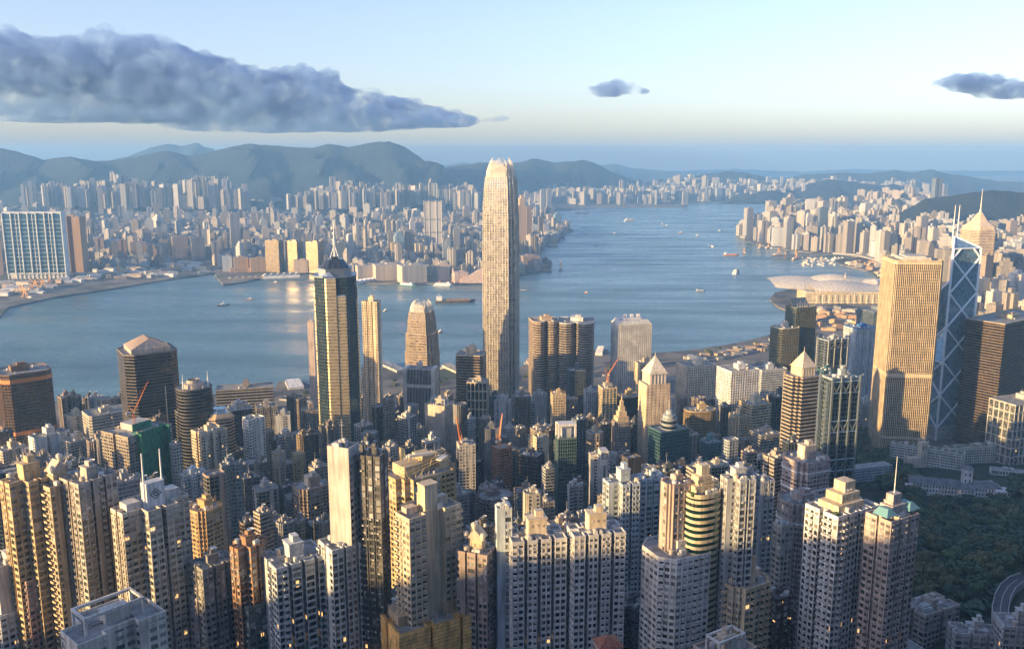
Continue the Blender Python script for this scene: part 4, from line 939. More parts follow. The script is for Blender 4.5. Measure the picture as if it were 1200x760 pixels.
def top_crane(T, poly, W, z1, H):
    x, y, z = T.location; px, py = proj(x, y, z+z1+12); top_crane_at(px, py, y, 26, R(20), R(55), 'orange luffing crane on the slim gold edged tower', legs=12); b = MB(); b.box(0, 0, z1, W*.5, W*.5, 6); b.build('plant_room', 'wall', T, (.4,.36,.3))
def top_crane2(T, poly, W, z1, H):
    x, y, z = T.location
    for k, (dx, l, a, t) in enumerate(((-.3,30,R(60),R(76)),(-4.5,26,R(120),R(70)))):
        px, py = proj(x+dx*W*.6, y, z+z1+3); top_crane_at(px, py, y-3-20*k, l, a, t, ('orange luffing crane with near vertical jib on the orange-brown netted tower', 'orange luffing crane rising out of a gap left of the netted tower')[k], legs=(8, 90)[k])
def top_deco(T, poly, W, z1, H):
    b = MB(); s_ = W*.62
    for k, (w, h) in enumerate(((.7,7),(.5,6),(.32,6),(.18,7))): b.box(0, 0, z1+sum((7,6,6,7)[:k])+.02*k, W*w, W*w*.9, h)
    b.build('stepped_crown', 'wall', T, (.6,.46,.28)); b = MB(); b.cyl(0, 0, z1+26, .9, 9, 8, .1); b.build('spire', 'tint', T, (.65,.5,.3))
def top_emblem(T, poly, W, z1, H):
    b = MB(); b.box(0, -W*.12, z1-9, W*.3, W*.5, 15); b.build('roof_tower', 'wall', T, (.6,.57,.52)); b = MB(); y = -W*.12-W*.25-.15
    for s_ in (-1, 1): b.box(s_*2.4, y, z1-2, .9, .2, 5.6); b.box(0, y, z1-2+ (0 if s_ < 0 else 4.7), 3.9, .2, .9)
    b.build('square_emblem', 'tint', T, (.2,.18,.16))
def top_clover(T, poly, W, z1, H):
    b = MB(); b.box(0, 0, z1, W*.5, W*.4, 12); b.build('sign_box', 'wall', T, (.6,.55,.48)); b = MB()
    for k in range(4): a = R(45+90*k); b.tube((2.1*math.cos(a), -W*.2-.3, z1+7+2.1*math.sin(a)), (2.1*math.cos(a), -W*.2-.02, z1+7+2.1*math.sin(a)), 1.5, 10)
    b.build('clover_emblem', 'tint', T, (.16,.16,.17))
def top_drum(T, poly, W, z1, H):
    b = MB(); b.lathe([(W*.24,0),(W*.24,5),(W*.26,5.1),(W*.26,6),(W*.23,6.1),(W*.23,11),(W*.25,11.1),(W*.25,12),(W*.2,12.2),(W*.2,16),(W*.12,17),(W*.1,21),(0,22)], 0, 0, 24); o = b.build('drum_lantern', 'wall', T, (.34,.37,.38)); o.location.z = z1
    b = MB(); b.lathe([(W*.235,1),(W*.235,4.2)], 0, 0, 24); b.lathe([(W*.233,7),(W*.233,10)], 0, 0, 24); o = b.build('drum_glazing', 'curtain', T, (.06,.1,.12)); o.location.z = z1; o.scale = (1.03,1.03,1); b = MB(); b.cyl(0, 0, z1+21, .3, 12, 5, .1); b.build('antenna', 'tint', T, (.5,.5,.5))

def top_redroof(T, poly, W, z1, H):
    b = MB(); b.box(0, 0, z1+1.35, W*1.12, W*1.02, W*.34, top=.04); b.build('pyramid_roof', 'wall', T, (.3,.11,.06))

# ------------------------------------------------------------ towers of the near city, one row each; the estate trio's colours hold sun and shade
TB = r'''brown glass tower with two orange truss belts and white rooftop drum at the far left|27,432,50,150,40,cham,.9,glass|.2,.12,.07|.13,.1,.08|C|fpk=dict(c=.14),fh=3.9,bay=3.6,sp=.8,bands=[(.93,5,(.55,.2,.05)),(.47,4.5,(.55,.2,.05))],mullp=.12
white block with a dark glass slot down its middle, below the orange belted tower|55,506,38,70,32,T,.7,grid|.66,.7,.72|.02,.03,.05|W|bay=4.5,solid=.75,seed=1
cream block with dark blue glass front left of the sail-like white slab|92,512,34,65,30,rect,.8,grid|.55,.5,.42|.02,.04,.06|W|bay=4,solid=.2
plain cream blank-walled tower behind the blue glass block|88,484,22,85,36,rect,.9,grid|.66,.56,.42|.04,.05,.06|W|bay=6,solid=.6
wide cream office with dark ribbon windows and round roof drum|124,480,46,95,40,cham,.75,band|.52,.47,.4|.03,.04,.045|W|fpk=dict(c=.06),fh=3.8,sp=2.1,seed=11
small cream tower at the left edge with sunlit blank side|12,523,30,70,36,notch,.7,grid|.62,.52,.38|.04,.05,.06|W|solid=.4
sunlit yellow estate tower with tan stacked windows at the far left|33,556,52,150,34,cross,.9,grid|.60,.46,.27|.035,.05,.05|W|bay=3.1,bw=.35,balc=.12,nwin=90,nbal=40,solid=.12,sp=1.4
beige estate tower with gabled roof pavilion, one unit right of the sunlit yellow one|68,562,44,152,34,notch,.9,grid|.55,.44,.3|.035,.05,.05|W|bay=3.1,bw=.3,balc=.2,nwin=80,nbal=50,solid=.1,sp=1.4,top=top_gable
grey shaded estate tower with green balcony glass, right of the gabled pavilion|103,556,54,150,34,notch,.85,grid|.44,.40,.36|.03,.07,.065|W|bay=3.2,bw=.3,balc=.3,nwin=70,nbal=60,solid=.1,sp=1.4
dark tower wrapped in green safety netting under an orange crane|160,500,70,135,38,notch,.8,grid|.34,.28,.22|.03,.05,.06|W|bay=3.4,nwin=60,top=top_net,crown='none',sp=1.3
cream tower with white rooftop sign box bearing a diamond crest|176,586,78,140,28,cross,.75,grid|.55,.5,.42|.03,.05,.05|W|bay=3.1,bw=.4,nwin=90,top=top_crest,crown='none',sp=1.4
tan and grey tower with stacked orange bay windows before the crested tower|192,634,52,135,30,notch,.9,grid|.50,.42,.36|.04,.05,.055|W|bay=3.0,bw=.5,nwin=80,balc=.1,nbal=20,solid=.1,sp=1.4
pinkish brown tower with small square windows at the lower left|46,668,48,120,30,notch,.8,grid|.42,.29,.24|.04,.05,.055|W|bay=3.1,nwin=80,solid=.2,bw=.2,sp=1.5
white pitched-top block at the left edge above the pinkish brown tower|12,652,44,110,30,T,.8,grid|.62,.6,.56|.04,.05,.055|W|bay=3.4,nwin=40,solid=.4,sp=1.6
white stepped rooftop block with square roof frame at the bottom left|128,722,100,95,26,T,.7,grid|.66,.62,.56|.03,.04,.05|W|bay=4,nwin=50,solid=.4,top=top_frame,crown='none',sp=1.6
pale blue-white block with dotted facade in the bottom left corner|12,705,60,95,30,step,.8,grid|.62,.66,.66|.04,.06,.07|W|bay=3,nwin=50,solid=.1,bw=.3,sp=1.6
dark weathered grey tower with flat roof right of the tan bay windowed tower|250,655,50,115,22,notch,.8,grid|.27,.27,.26|.03,.04,.045|W|bay=3,nwin=80,solid=.15,bw=.5,sp=1.5
pale pinkish slab behind the dark weathered grey tower|236,694,26,100,30,rect,.7,grid|.42,.37,.36|.04,.05,.055|W|bay=3,nwin=40,solid=.2,bw=.4
dark brick-orange tower with bronze windows before the white twin|291,634,40,110,32,cross,.8,grid|.34,.20,.12|.02,.02,.025|W|bay=3.2,nwin=60,balc=.1,nbal=20
orange-lit stepped block with scaffolded crown in the left middle|240,592,36,100,36,step,.9,grid|.56,.36,.16|.05,.05,.04|W|bay=3.2,nwin=40,bw=.4,top=top_poles
low dark teal glass roofed block at the lower left centre|302,700,46,80,24,rect,.7,grid|.12,.17,.17|.02,.05,.055|W|bay=3.4,nwin=30
white and blue-grey tower of chequered balconies, left one of the pair|345,648,76,120,22,notch,.8,grid|.58,.61,.62|.02,.03,.045|W|bay=3.4,balc=.45,nbal=100,nwin=30,solid=.05,fpk=dict(k=3),sp=1.1
white and blue-grey tower of chequered balconies, right one of the pair|403,632,58,125,22,notch,.8,grid|.60,.62,.62|.02,.03,.045|W|bay=3.4,balc=.4,nbal=90,nwin=30,solid=.05,sp=1.1
slim tower with one blank panelled wall and grey ribbon windows|402,520,36,175,-22,rect,.8,grid|.50,.48,.46|.03,.05,.055|W|bay=3.6,blank=(0,),sp=1.5,nwin=20
dark charcoal tower with square bronze windows right of the blank panelled wall|437,530,34,170,-14,notch,.9,grid|.11,.11,.11|.05,.055,.055|W|bay=3.1,sp=1.1,nwin=80
golden tower of open terraces with a tangled lattice roof|492,548,84,140,26,step,.7,grid|.55,.40,.2|.03,.05,.045|W|bay=3.4,balc=.3,nbal=70,nwin=60,top=top_lattice,sp=1.1
sunlit cream tower with a tall blank central shaft|498,592,76,130,26,T,.6,grid|.64,.53,.38|.03,.04,.045|W|bay=3.2,blank=(1,2,3),nwin=90,bw=.3,balc=.12,nbal=30,top=top_shaft,sp=1.5
orange scaffold-wrapped rooftop in the bottom centre|508,712,130,112,16,notch,.6,grid|.66,.42,.14|.3,.2,.08|W|bay=3.4,top=top_scaffold,crown='none',nwin=0,sp=2.6
grey-brown tower with a stone gable at its roof edge|559,640,50,115,-20,notch,.9,grid|.34,.28,.26|.03,.04,.05|W|bay=3.1,nwin=90,top=top_gable,solid=.1,sp=1.4
slender blue-white slab in the centre behind the stone gabled tower|590,592,20,130,10,rect,.9,grid|.50,.58,.64|.03,.05,.07|W|bay=3,nwin=30,solid=.3
white and pink estate tower with warm-lit box roof, left one of the central pair|628,624,72,135,12,notch,.6,grid|.63,.63,.63|.03,.04,.05|W|bay=3.0,bw=.5,nwin=90,fpk=dict(k=3,nd=.3),sp=1.4,top=top_box
white and pink estate tower with warm-lit box roof, right one of the central pair|698,618,70,138,12,notch,.6,grid|.63,.63,.63|.03,.04,.05|W|bay=3.0,bw=.5,nwin=90,fpk=dict(k=3,nd=.3),sp=1.4,top=top_box
pale blue-white twin-winged tower of bay windows right of centre|732,560,50,140,18,cross,.8,grid|.50,.56,.60|.03,.05,.07|W|bay=3.1,bw=.4,nwin=70,solid=.1
second pale blue-white tower with deep light wells, just right of its twin wings|765,556,34,140,20,notch,.8,grid|.54,.58,.60|.03,.05,.07|W|bay=3.1,bw=.4,nwin=50,balc=.1,nbal=20
pinkish tower with tall grey core left of the green curved balconies|792,562,34,150,24,step,.8,grid|.42,.34,.30|.03,.05,.05|W|bay=3.2,nwin=50,solid=.3
tower of curved green glass balconies with stepped golden penthouses|822,572,44,150,24,round,.9,band|.55,.48,.34|.03,.12,.10|C|fh=3.3,sp=1.5,top=top_steps
big eight-sided white tower with golden stepped top in the lower centre|794,638,80,130,24,cham,.85,grid|.65,.64,.62|.03,.045,.045|W|bay=3.3,fpk=dict(c=.2),balc=.25,nbal=90,nwin=100,bw=.3,sp=1.5,top=top_box
tall grey-white tower pair right of the green balcony tower|868,556,44,150,16,cross,.8,grid|.48,.50,.52|.03,.05,.06|W|bay=3.1,bw=.4,nwin=80,solid=.1
slim grey-white slab behind the tall grey-white cross tower|894,560,26,140,20,notch,.8,grid|.44,.46,.48|.03,.05,.06|W|bay=3.1,bw=.4,nwin=40,solid=.1
small sunlit cream stepped tower with green glass at the lower right of centre|872,676,58,100,30,step,.8,grid|.60,.50,.34|.03,.08,.07|W|bay=3.2,balc=.35,nbal=60,nwin=40,top=top_shaft,solid=.2
pinkish tower with two white belts beside the wooded slope|945,534,50,115,24,step,.9,grid|.42,.33,.30|.03,.04,.05|W|bay=3.2,nwin=80,bands=[(.8,1.2,(.65,.65,.65)),(.93,1,(.65,.65,.65))],sp=1.6,top=top_box
lower pinkish tower with planted roof before the white-belted one|940,582,52,120,24,step,.9,grid|.38,.31,.28|.03,.04,.05|W|bay=3.2,nwin=60,bands=[(.9,1,(.6,.6,.6))],sp=1.6
great white slab with dark balcony columns and gold-lit penthouses|988,590,76,150,30,notch,.65,grid|.68,.67,.66|.02,.03,.035|W|bay=3.2,balc=.4,nbal=100,nwin=60,solid=.06,top=top_steps,sp=1.2,fpk=dict(k=3,nd=.2)
pinkish high-rise with blue-green roof awnings right of the great white slab|1046,600,52,150,30,notch,.7,grid|.46,.38,.35|.03,.04,.045|W|bay=3.1,bw=.4,nwin=80,solid=.1,top=top_awning,sp=1.4
dark brown narrow tower in the lower right hollow|914,694,34,85,24,notch,.8,grid|.14,.09,.075|.03,.04,.04|W|bay=3.1,nwin=30,bw=.3
grey tower left of the pinkish towers with lit yellow side|918,612,22,115,24,rect,.9,grid|.40,.37,.33|.03,.04,.05|W|bay=3.1,nwin=30,bw=.3
beige low-rise flats with dark roof terraces at the lower right|1090,706,56,24,26,notch,.6,grid|.50,.44,.38|.03,.04,.05|W|bay=3.4,fh=3.3,nwin=60,top=top_slabs,fpk=dict(k=1)
white low-rise flats with grey roof terraces beside the curving road|1144,736,52,22,-8,notch,.5,grid|.58,.56,.54|.03,.04,.05|W|bay=3.4,fh=3.3,nwin=50,top=top_slabs
white low block in the bottom right corner|1196,726,48,18,-8,rect,.7,grid|.60,.58,.56|.03,.04,.05|W|bay=3.4,fh=3.3,nwin=30,top=top_slabs
flat roofed grey and white podium with long canopy at the bottom right|1000,752,120,40,22,T,.6,grid|.46,.46,.46|.03,.04,.05|W|bay=4,fh=3.6,nwin=20,top=top_slabs
small pink-walled block with a red-brown pyramid roof at the bottom centre right|712,752,34,60,14,rect,.9,grid|.5,.42,.38|.03,.04,.05|W|solid=.5,top=top_redroof,crown='none'
beige roof terrace with parapets cut by the bottom edge|850,756,70,70,32,rect,.7,grid|.52,.44,.34|.03,.04,.05|W|bay=4,nwin=10,top=top_frame
dark banded office with two white masts left of centre|227,452,38,160,36,round,.9,band|.10,.09,.085|.02,.025,.03|C|fh=3.8,sp=1.2,top=top_masts,seed=2
dark banded lower tower joined left of the masted office|216,480,20,130,36,rect,.9,band|.14,.12,.10|.02,.025,.03|C|fh=3.8,sp=1.3
wide dark grey waterfront office slab|287,452,62,105,14,rect,.35,band|.27,.25,.23|.02,.025,.03|C|fh=4,sp=1.8,seed=6
dark tower with white rooftop frame before the wide grey slab|281,476,26,105,26,rect,.9,grid|.12,.12,.13|.02,.02,.03|C|bay=3.5,accent=(.6,.62,.64),top=top_frame
faceted brown banded tower with glass lantern top|258,486,30,125,30,cham,.95,band|.42,.32,.22|.03,.03,.03|C|fpk=dict(c=.22),fh=3.8,sp=1.8,top=top_lantern,crown='none'
sunlit cream tower with fluted front in the left middle|245,502,38,120,26,notch,.85,grid|.62,.52,.38|.03,.035,.04|W|bay=3,solid=.3,sp=1.5,nwin=30,fpk=dict(k=2,nw=.12)
bright white slender tower with one dark window strip|295,488,24,130,30,T,.8,grid|.74,.70,.62|.05,.045,.04|W|bay=3.6,solid=.55,sp=1.4,nwin=30,crown='none'
slim pale grey tower right of the green netted one|205,518,12,120,30,rect,.9,grid|.50,.47,.42|.04,.04,.05|W|bay=3,solid=.3
low white tower with domed tank roof before the fluted cream tower|226,552,28,95,26,cross,.8,grid|.60,.64,.66|.04,.05,.06|W|bay=3,bw=.3,nwin=20
grey-beige residential tower before the waterfront slab's right end|312,474,24,90,20,notch,.8,grid|.38,.35,.31|.03,.03,.04|W|bay=3,bw=.3
plain white blank tower left of the gold prowed tower|331,484,17,80,14,rect,.8,grid|.58,.60,.62|.04,.05,.06|W|solid=.7
white speckled apartment block under the plain white blank tower|336,508,20,85,20,cross,.8,grid|.55,.57,.58|.04,.05,.06|W|bay=3,bw=.3
beige stepped grid office beside the gold prowed tower's left foot|364,478,22,80,20,step,.8,grid|.42,.36,.29|.03,.03,.04|W|bay=3
dark slim tower with golden lit crown left of the gold prows|356,508,17,95,30,step,.9,grid|.22,.17,.11|.02,.02,.02|W|bay=3,solid=.2
slim tower, white left wall and orange brick front, left middle|326,528,15,95,34,rect,.9,grid|.56,.42,.28|.04,.04,.05|W|bay=3,solid=.3,nwin=20
yellow narrow tower with small dark windows, left middle|350,530,15,90,34,rect,.9,grid|.66,.48,.22|.04,.04,.04|W|bay=3.2,solid=.2,nwin=20
brown stepped flats with penthouse before the yellow narrow tower|365,566,42,90,26,step,.8,grid|.38,.29,.22|.03,.03,.04|W|bay=3.2,nwin=40,top=top_box
tall cream tower rising behind the gold prowed tower's right side|435,352,22,237,-10,notch,.8,grid|.66,.54,.38|.05,.05,.05|W|bay=3.2,solid=.3,sp=1.6
thin pale pink slab peeping out left of the gold prowed tower|364,376,8,180,8,rect,1.5,grid|.58,.47,.40|.05,.05,.05|W|solid=.8
cream office with arched cornice below the tall cream tower|436,428,24,140,-8,rect,.9,grid|.62,.53,.41|.06,.05,.04|W|bay=3.6,solid=.2,sp=1.9,seed=3
slab with white side frames and dark vertical stripes under the golden comb tower|493,430,37,130,-10,rect,.5,vert|.50,.48,.46|.02,.03,.05|C|bay=2.2,sp=0,pier=.6,crown='boxes',top=top_sideframe
cream and grey office with plain right wall left of centre|515,471,35,120,-24,rect,.9,grid|.52,.44,.36|.05,.06,.05|W|bay=3.4,blank=(0,),sp=1.6,top=top_frame
dark brown banded office with pale belt around the roof|552,413,36,150,-8,cham,.9,band|.26,.19,.14|.02,.02,.025|C|fpk=dict(c=.1),fh=3.9,sp=1.5,accent=(.62,.48,.3),top=top_box
cream framed glass tower with six grid panels, before the brown banded office|560,445,26,125,-6,rect,.8,grid|.55,.47,.35|.04,.04,.035|C|bay=6,fh=12,sp=1.4,pier=1.2
white cube-topped slim tower in the centre middle|589,468,20,95,-12,rect,.9,grid|.62,.60,.58|.04,.05,.06|W|solid=.7,top=top_frame
dark brown framed slim tower right of the tallest tower's foot|612,462,20,110,4,rect,.9,grid|.20,.18,.17|.03,.025,.02|C|bay=5,sp=.8
plain grey slab between the tallest tower's foot and the curved twins|633,460,16,100,8,rect,.9,grid|.38,.38,.38|.04,.05,.06|W|solid=.8
white ribbon-windowed narrow block left of the plain grey slab|622,468,10,90,8,rect,1,band|.56,.60,.64|.03,.05,.06|W|fh=3.6,sp=1.7
golden cream gridded tower before the curved twins|654,460,18,115,10,rect,.9,grid|.60,.47,.29|.05,.05,.045|W|bay=3.2,sp=1.6,nwin=20,top=top_poles
dark teal glass tower with white framed crown in the centre middle|663,510,25,125,10,rect,.8,glass|.1,.16,.16|.02,.09,.09|C|fh=3.7,bay=2.5,sp=.6,top=top_hoop,crown='none'
cream tower striped with green glass edges in the centre middle|634,510,19,110,18,rect,.9,grid|.58,.50,.34|.02,.10,.08|W|bay=3.4,solid=.3,nwin=20
grey glass tower in front of the right curved twin|675,432,22,110,10,rect,.8,glass|.14,.16,.18|.05,.06,.07|C|fh=3.8,bay=2.4,sp=.5
slim pale grey tower with thin ribs right of the curved twins|691,456,14,100,10,rect,.9,grid|.50,.50,.50|.04,.05,.06|W|bay=2.6
slim tower, gold stone edge above green glass face, under the roof crane|712,452,22,120,14,rect,.9,grid|.58,.46,.28|.02,.08,.07|W|bay=5,sp=.7,pier=1.2,top=top_crane
black glass cube tower right of the crane topped tower|738,462,30,95,12,rect,.8,glass|.04,.045,.05|.015,.02,.025|C|fh=3.8,bay=3,sp=.4,accent=(.5,.38,.18)
stepped art deco tower tapering to a gold lit spire|728,492,22,105,16,step,.9,grid|.34,.29,.24|.03,.03,.04|W|bay=3,top=top_deco,crown='none'
cream curved-front block with blue tinted crown in the centre middle|697,505,20,90,20,round,.9,grid|.58,.48,.35|.04,.05,.05|W|bay=3.2,nwin=20
white cross-ribbed tower with a square emblem near its top|706,530,32,110,8,cross,.7,grid|.56,.54,.50|.03,.04,.05|W|bay=3.4,solid=.4,nwin=30,top=top_emblem,crown='none'
dark glass tower with brown lit panes left of the cream and green tower|622,530,32,100,-24,rect,.8,glass|.07,.07,.07|.07,.045,.03|C|fh=3.7,bay=3,sp=.6
orange-brown netted tower under two orange cranes, centre middle|588,522,24,100,20,rect,.9,grid|.42,.2,.1|.05,.03,.02|W|bay=3.2,top=top_crane2,crown='none'
white ribbed slim tower with cream head left of the orange cranes|546,518,22,110,14,rect,.9,grid|.60,.55,.46|.03,.05,.06|W|bay=3.2,solid=.2,nwin=30
black glass sliver tower against the white ribbed slim tower|541,538,12,90,14,rect,.9,glass|.03,.035,.04|.012,.018,.02|C|fh=3.6,bay=2.5,sp=.3
grey ribbed office with plain side in the centre middle|644,546,20,90,20,rect,.9,band|.36,.37,.38|.03,.05,.06|W|fh=3.4,sp=1.6
brown pitched stone office with stepped roofs low in the centre|580,578,44,75,18,step,.8,grid|.26,.18,.15|.03,.035,.04|W|bay=3.2,nwin=30
dark teal glass office with round drum lantern on its roof|784,500,46,115,26,rect,.7,glass|.06,.14,.16|.02,.10,.12|C|fh=3.9,bay=2.4,sp=.7,top=top_drum,crown='none'
cream plain block behind the pyramid-topped stone tower|757,424,26,120,16,rect,.8,grid|.62,.50,.34|.05,.05,.05|W|solid=.6
gold and cream office with punched square windows, left of the white grid pair|816,425,46,115,16,rect,.75,grid|.68,.60,.48|.05,.05,.05|W|bay=3.6,fh=3.7,sp=1.5,pier=1.2,rec=.7,seed=4
white office with square punched windows, right of the white grid pair|865,430,47,135,20,rect,.8,grid|.70,.69,.67|.04,.055,.065|W|bay=3.6,fh=3.7,sp=1.5,pier=1.2,rec=.7,seed=5
white banded block half hidden behind the right white grid office|902,430,38,100,18,rect,.6,band|.56,.60,.63|.05,.07,.08|W|fh=3.6,sp=2
golden banded office with large rooftop box before the white grid office|885,470,36,100,22,rect,.9,band|.52,.42,.25|.03,.03,.02|W|fh=3.7,sp=1.7,top=top_box
small cream tower with rounded edge before the golden banded office|867,484,24,85,24,step,.8,grid|.56,.45,.28|.04,.04,.04|W|bay=3.2,solid=.2,nwin=20
bronze vertical-finned curved office right of the teal drum tower|820,478,36,85,10,round,.7,vert|.42,.32,.18|.05,.05,.04|C|fh=3.7,bay=1.6,sp=.5,pier=.4
pale teal glass cube in the low right of centre|832,515,26,60,20,rect,.9,glass|.2,.36,.38|.08,.22,.24|C|fh=3.6,bay=2,sp=.4
grey banded office with plant roof under the small cream tower|897,505,34,75,20,rect,.8,band|.30,.29,.28|.03,.035,.04|W|fh=3.6,sp=1.5,nwin=0
dark blank slate tower behind the golden banded office|914,462,24,105,14,rect,.8,glass|.08,.09,.11|.025,.035,.05|C|fh=3.8,bay=3,sp=.3
white slim slab with a clover emblem on its roof box|967,505,26,90,14,rect,.7,grid|.56,.60,.63|.05,.07,.08|W|solid=.85,top=top_clover,crown='none'
pale blue slim slab left of the clover topped one|948,495,22,95,14,rect,.7,grid|.46,.52,.57|.04,.06,.08|W|solid=.4
stepped brown-cream hotel tower behind the pyramid-topped banded bank|955,392,24,125,20,step,.8,grid|.46,.38,.28|.04,.045,.05|W|bay=3.2,solid=.2
white tower with bright blue roof edge right of the steel truss bank|1009,382,35,130,16,notch,.8,grid|.68,.70,.72|.05,.07,.10|W|bay=3.3,sp=1.6,accent=(.05,.2,.5),fpk=dict(k=2,nw=.05,nd=.08)
wide grey-blue glass block behind the golden grid tower|1030,362,44,105,16,rect,.8,glass|.16,.2,.22|.12,.16,.18|C|fh=4,bay=2.4,sp=.7
low white ribbon-windowed block under the blue-edged tower|1013,470,32,48,12,rect,.8,band|.56,.60,.62|.04,.05,.06|W|fh=3.6,sp=1.8
dark teal office glass block right of the pyramid-topped bank|968,432,18,140,20,rect,.8,glass|.05,.13,.15|.03,.12,.14|C|fh=3.9,bay=2.4,sp=.6
pale concrete gridded slab with deep square frames at the right edge|1200,466,60,88,22,rect,.5,grid|.46,.45,.42|.08,.09,.09|W|fh=12,bay=8,sp=1.6,pier=1.6,rec=1.0,crown='boxes'
'''
for ln in TB.strip().split('\n'):
    lab, num, c1, c2, gl, kw = ln.split('|'); n = num.split(','); kw = eval('dict('+kw+')')
    if gl == 'C': kw['glass'] = 'curtain'
    off = any(w in lab for w in ('office', 'bank', 'glass', 'banded')); kw.setdefault('cat', 'office tower' if off else 'apartment tower')
    if float(n[4]) > 15 and n[7] == 'grid' and float(n[1]) > 480:
        n[4] = str(float(n[4])+(22 if float(n[0]) < 330 else 14 if float(n[0]) < 600 else 0))
    tower(lab, float(n[0]), float(n[1]), float(n[2]), H=float(n[3]), rot=float(n[4]), fp=n[5], a=float(n[6]), style=n[7], col=eval('('+c1+')'), gcol=eval('('+c2+')'), **kw)

# ------------------------------------------------------------ far shore and eastern districts
def inside(pt, poly):
    x, y = pt; r = False; j = len(poly)-1
    for i in range(len(poly)):
        xi, yi = poly[i]; xj, yj = poly[j]
        if (yi > y) != (yj > y) and x < (xj-xi)*(y-yi)/(yj-yi)+xi: r = not r
        j = i
    return r
def add_block(b, x, y, z, W, D, H, rot, kind, rs, c=None):
    cr, sr = math.cos(rot), math.sin(rot)
    def bx(u, v, w, d, z0, h, cc=c): b.box(x+u*cr-v*sr, y+u*sr+v*cr, z+z0, w, d, h, rot, c=cc, bottom=False)
    if kind == 'cross': bx(0,0,W,D*.42,0,H); bx(0,0,W*.42,D,0,H-.7); bx(0,0,W*.3,D*.3,H-.6,H*.05+3)
    elif kind == 'slab': bx(0,0,W,D*.5,0,H); bx(-W*.2,D*.05,W*.14,D*.44,H,4); bx(W*.25,0,W*.1,D*.3,H,3)
    elif kind == 'step': bx(0,0,W,D,0,H*.85); bx(0,0,W*.7,D*.7,H*.85,H*.1); bx(0,0,W*.35,D*.4,H*.95,H*.05+2)
    elif kind == 'pod': bx(0,0,W*1.4,D*1.3,0,14); bx(0,0,W*.85,D*.85,14,H-14); bx(0,0,W*.35,D*.35,H,4.5)
    elif kind == 'wings': 
        for s_ in (-1, 1): bx(s_*W*.29,0,W*.36,D,0,H-1*(s_ > 0))
        bx(0,0,W*.3,D*.5,0,H-2.5); bx(0,0,W*.25,D*.3,H-2.5,7)
    else: bx(0,0,W,D,0,H); bx(W*.1,0,W*.35,D*.35,H,4); bx(-W*.28,-D*.2,W*.12,D*.12,H,2.4)
PAL = [(.52,.45,.36,'cream'),(.60,.59,.57,'white'),(.40,.33,.28,'pinkish'),(.27,.22,.19,'brown'),(.36,.36,.36,'grey'),(.48,.52,.55,'pale blue'),(.43,.38,.31,'beige'),(.46,.38,.31,'peach'),(.20,.23,.26,'slate'),(.56,.52,.44,'ivory')]
KINDN = dict(cross='cross-shaped tower', slab='slab block', step='stepped block', pod='podium tower', wings='twin-winged tower', box='plain block')
AUTO = []
def far(label, px, py, w, pyb, rot=20, kind='box', col=(.5,.45,.38), cat='tower block', group=None, name='tower_block', dr=.7, mat='block', z=4, glass=None):
    x, y = G(px, pyb, z); _, _, zt = AT(px, py, y); d = y*CP-(zt-CAMZ)*SP; W = w*d/FPX/(math.cos(R(rot))+dr*abs(math.sin(R(rot))))
    b = MB(); add_block(b, 0, 0, 0, W, W*dr, zt-z, 0, kind, rnd); o = b.build(name, mat, None, col, (x, y, z), R(rot)); tag(o, label, cat, group)
    FARFOOT.append((x, y, W*.8)); o['pxy'] = (px, py); return o, W, zt-z
FARFOOT = []
M['farglass'] = M['curtain']
# residential cliff of blue glass on the far left shore
x, y = G(47, 326, 4); _, _, zt = AT(47, 250, y); W = 66*y/FPX*1.0; T = thing('residential_slab', 'huge blue glass slab of joined towers with white ribs on a white colonnade', 'tower block', (x, y, 4), R(4)); FARFOOT.append((x, y, W*.55)); H = zt-4
b = MB(); n = 7
for i in range(n): b.box(-W/2+W*(i+.5)/n, (i % 2)*3, 22, W/n-3, 34, H-22-(i % 3)*1.2)
b.build('glass_wall', 'curtain', T, (.10,.24,.33)); b = MB()
for i in range(n+1): b.box(-W/2+W*i/n, -3, 20, 3.4, 36, H-17)
for i in range(n): b.box(-W/2+W*(i+.5)/n, -15.2, 24, 1.6, 2.4, H-26)
for k in range(13): b.box(0, -1, 34+k*(H-40)/13, W, 33.2, .9)
b.build('white_rib', 'wall', T, (.58,.64,.66)); b = MB()
for i in range(15): b.box(-W/2+W*i/14, -16, 0, 2.2, 3, 22)
b.box(0, 0, 18, W+4, 38, 3.4); b.box(0, 6, 0, W-6, 20, 17.9); b.build('colonnade', 'wall', T, (.6,.62,.62)); b = MB(); b.box(0, 0, H, W*.98, 30, 5); b.box(0,0,H+5.02,W,32,1); b.build('roof_frame', 'wall', T, (.62,.66,.68))
far('grey slab edge-on behind the huge blue glass slab', 20, 250, 14, 318, 20, 'slab', (.3,.3,.32)); far('slim brown tower cut by the left edge on the far shore', 1, 222, 9, 322, 20, 'step', (.42,.3,.22))
o, W, H = far('bronze glass tower with one edge painted sunlit orange, right of the huge blue slab', 90, 253, 26, 318, 4, 'wings', (.42,.27,.16)); 
b = MB(); b.box(-W*.47, -W*.36, 8, 3, 3, H-6); b.build('sunlit_edge_strip', 'tint', o, (.75,.42,.14))  # orange strip stands in for low sun on the tower's edge
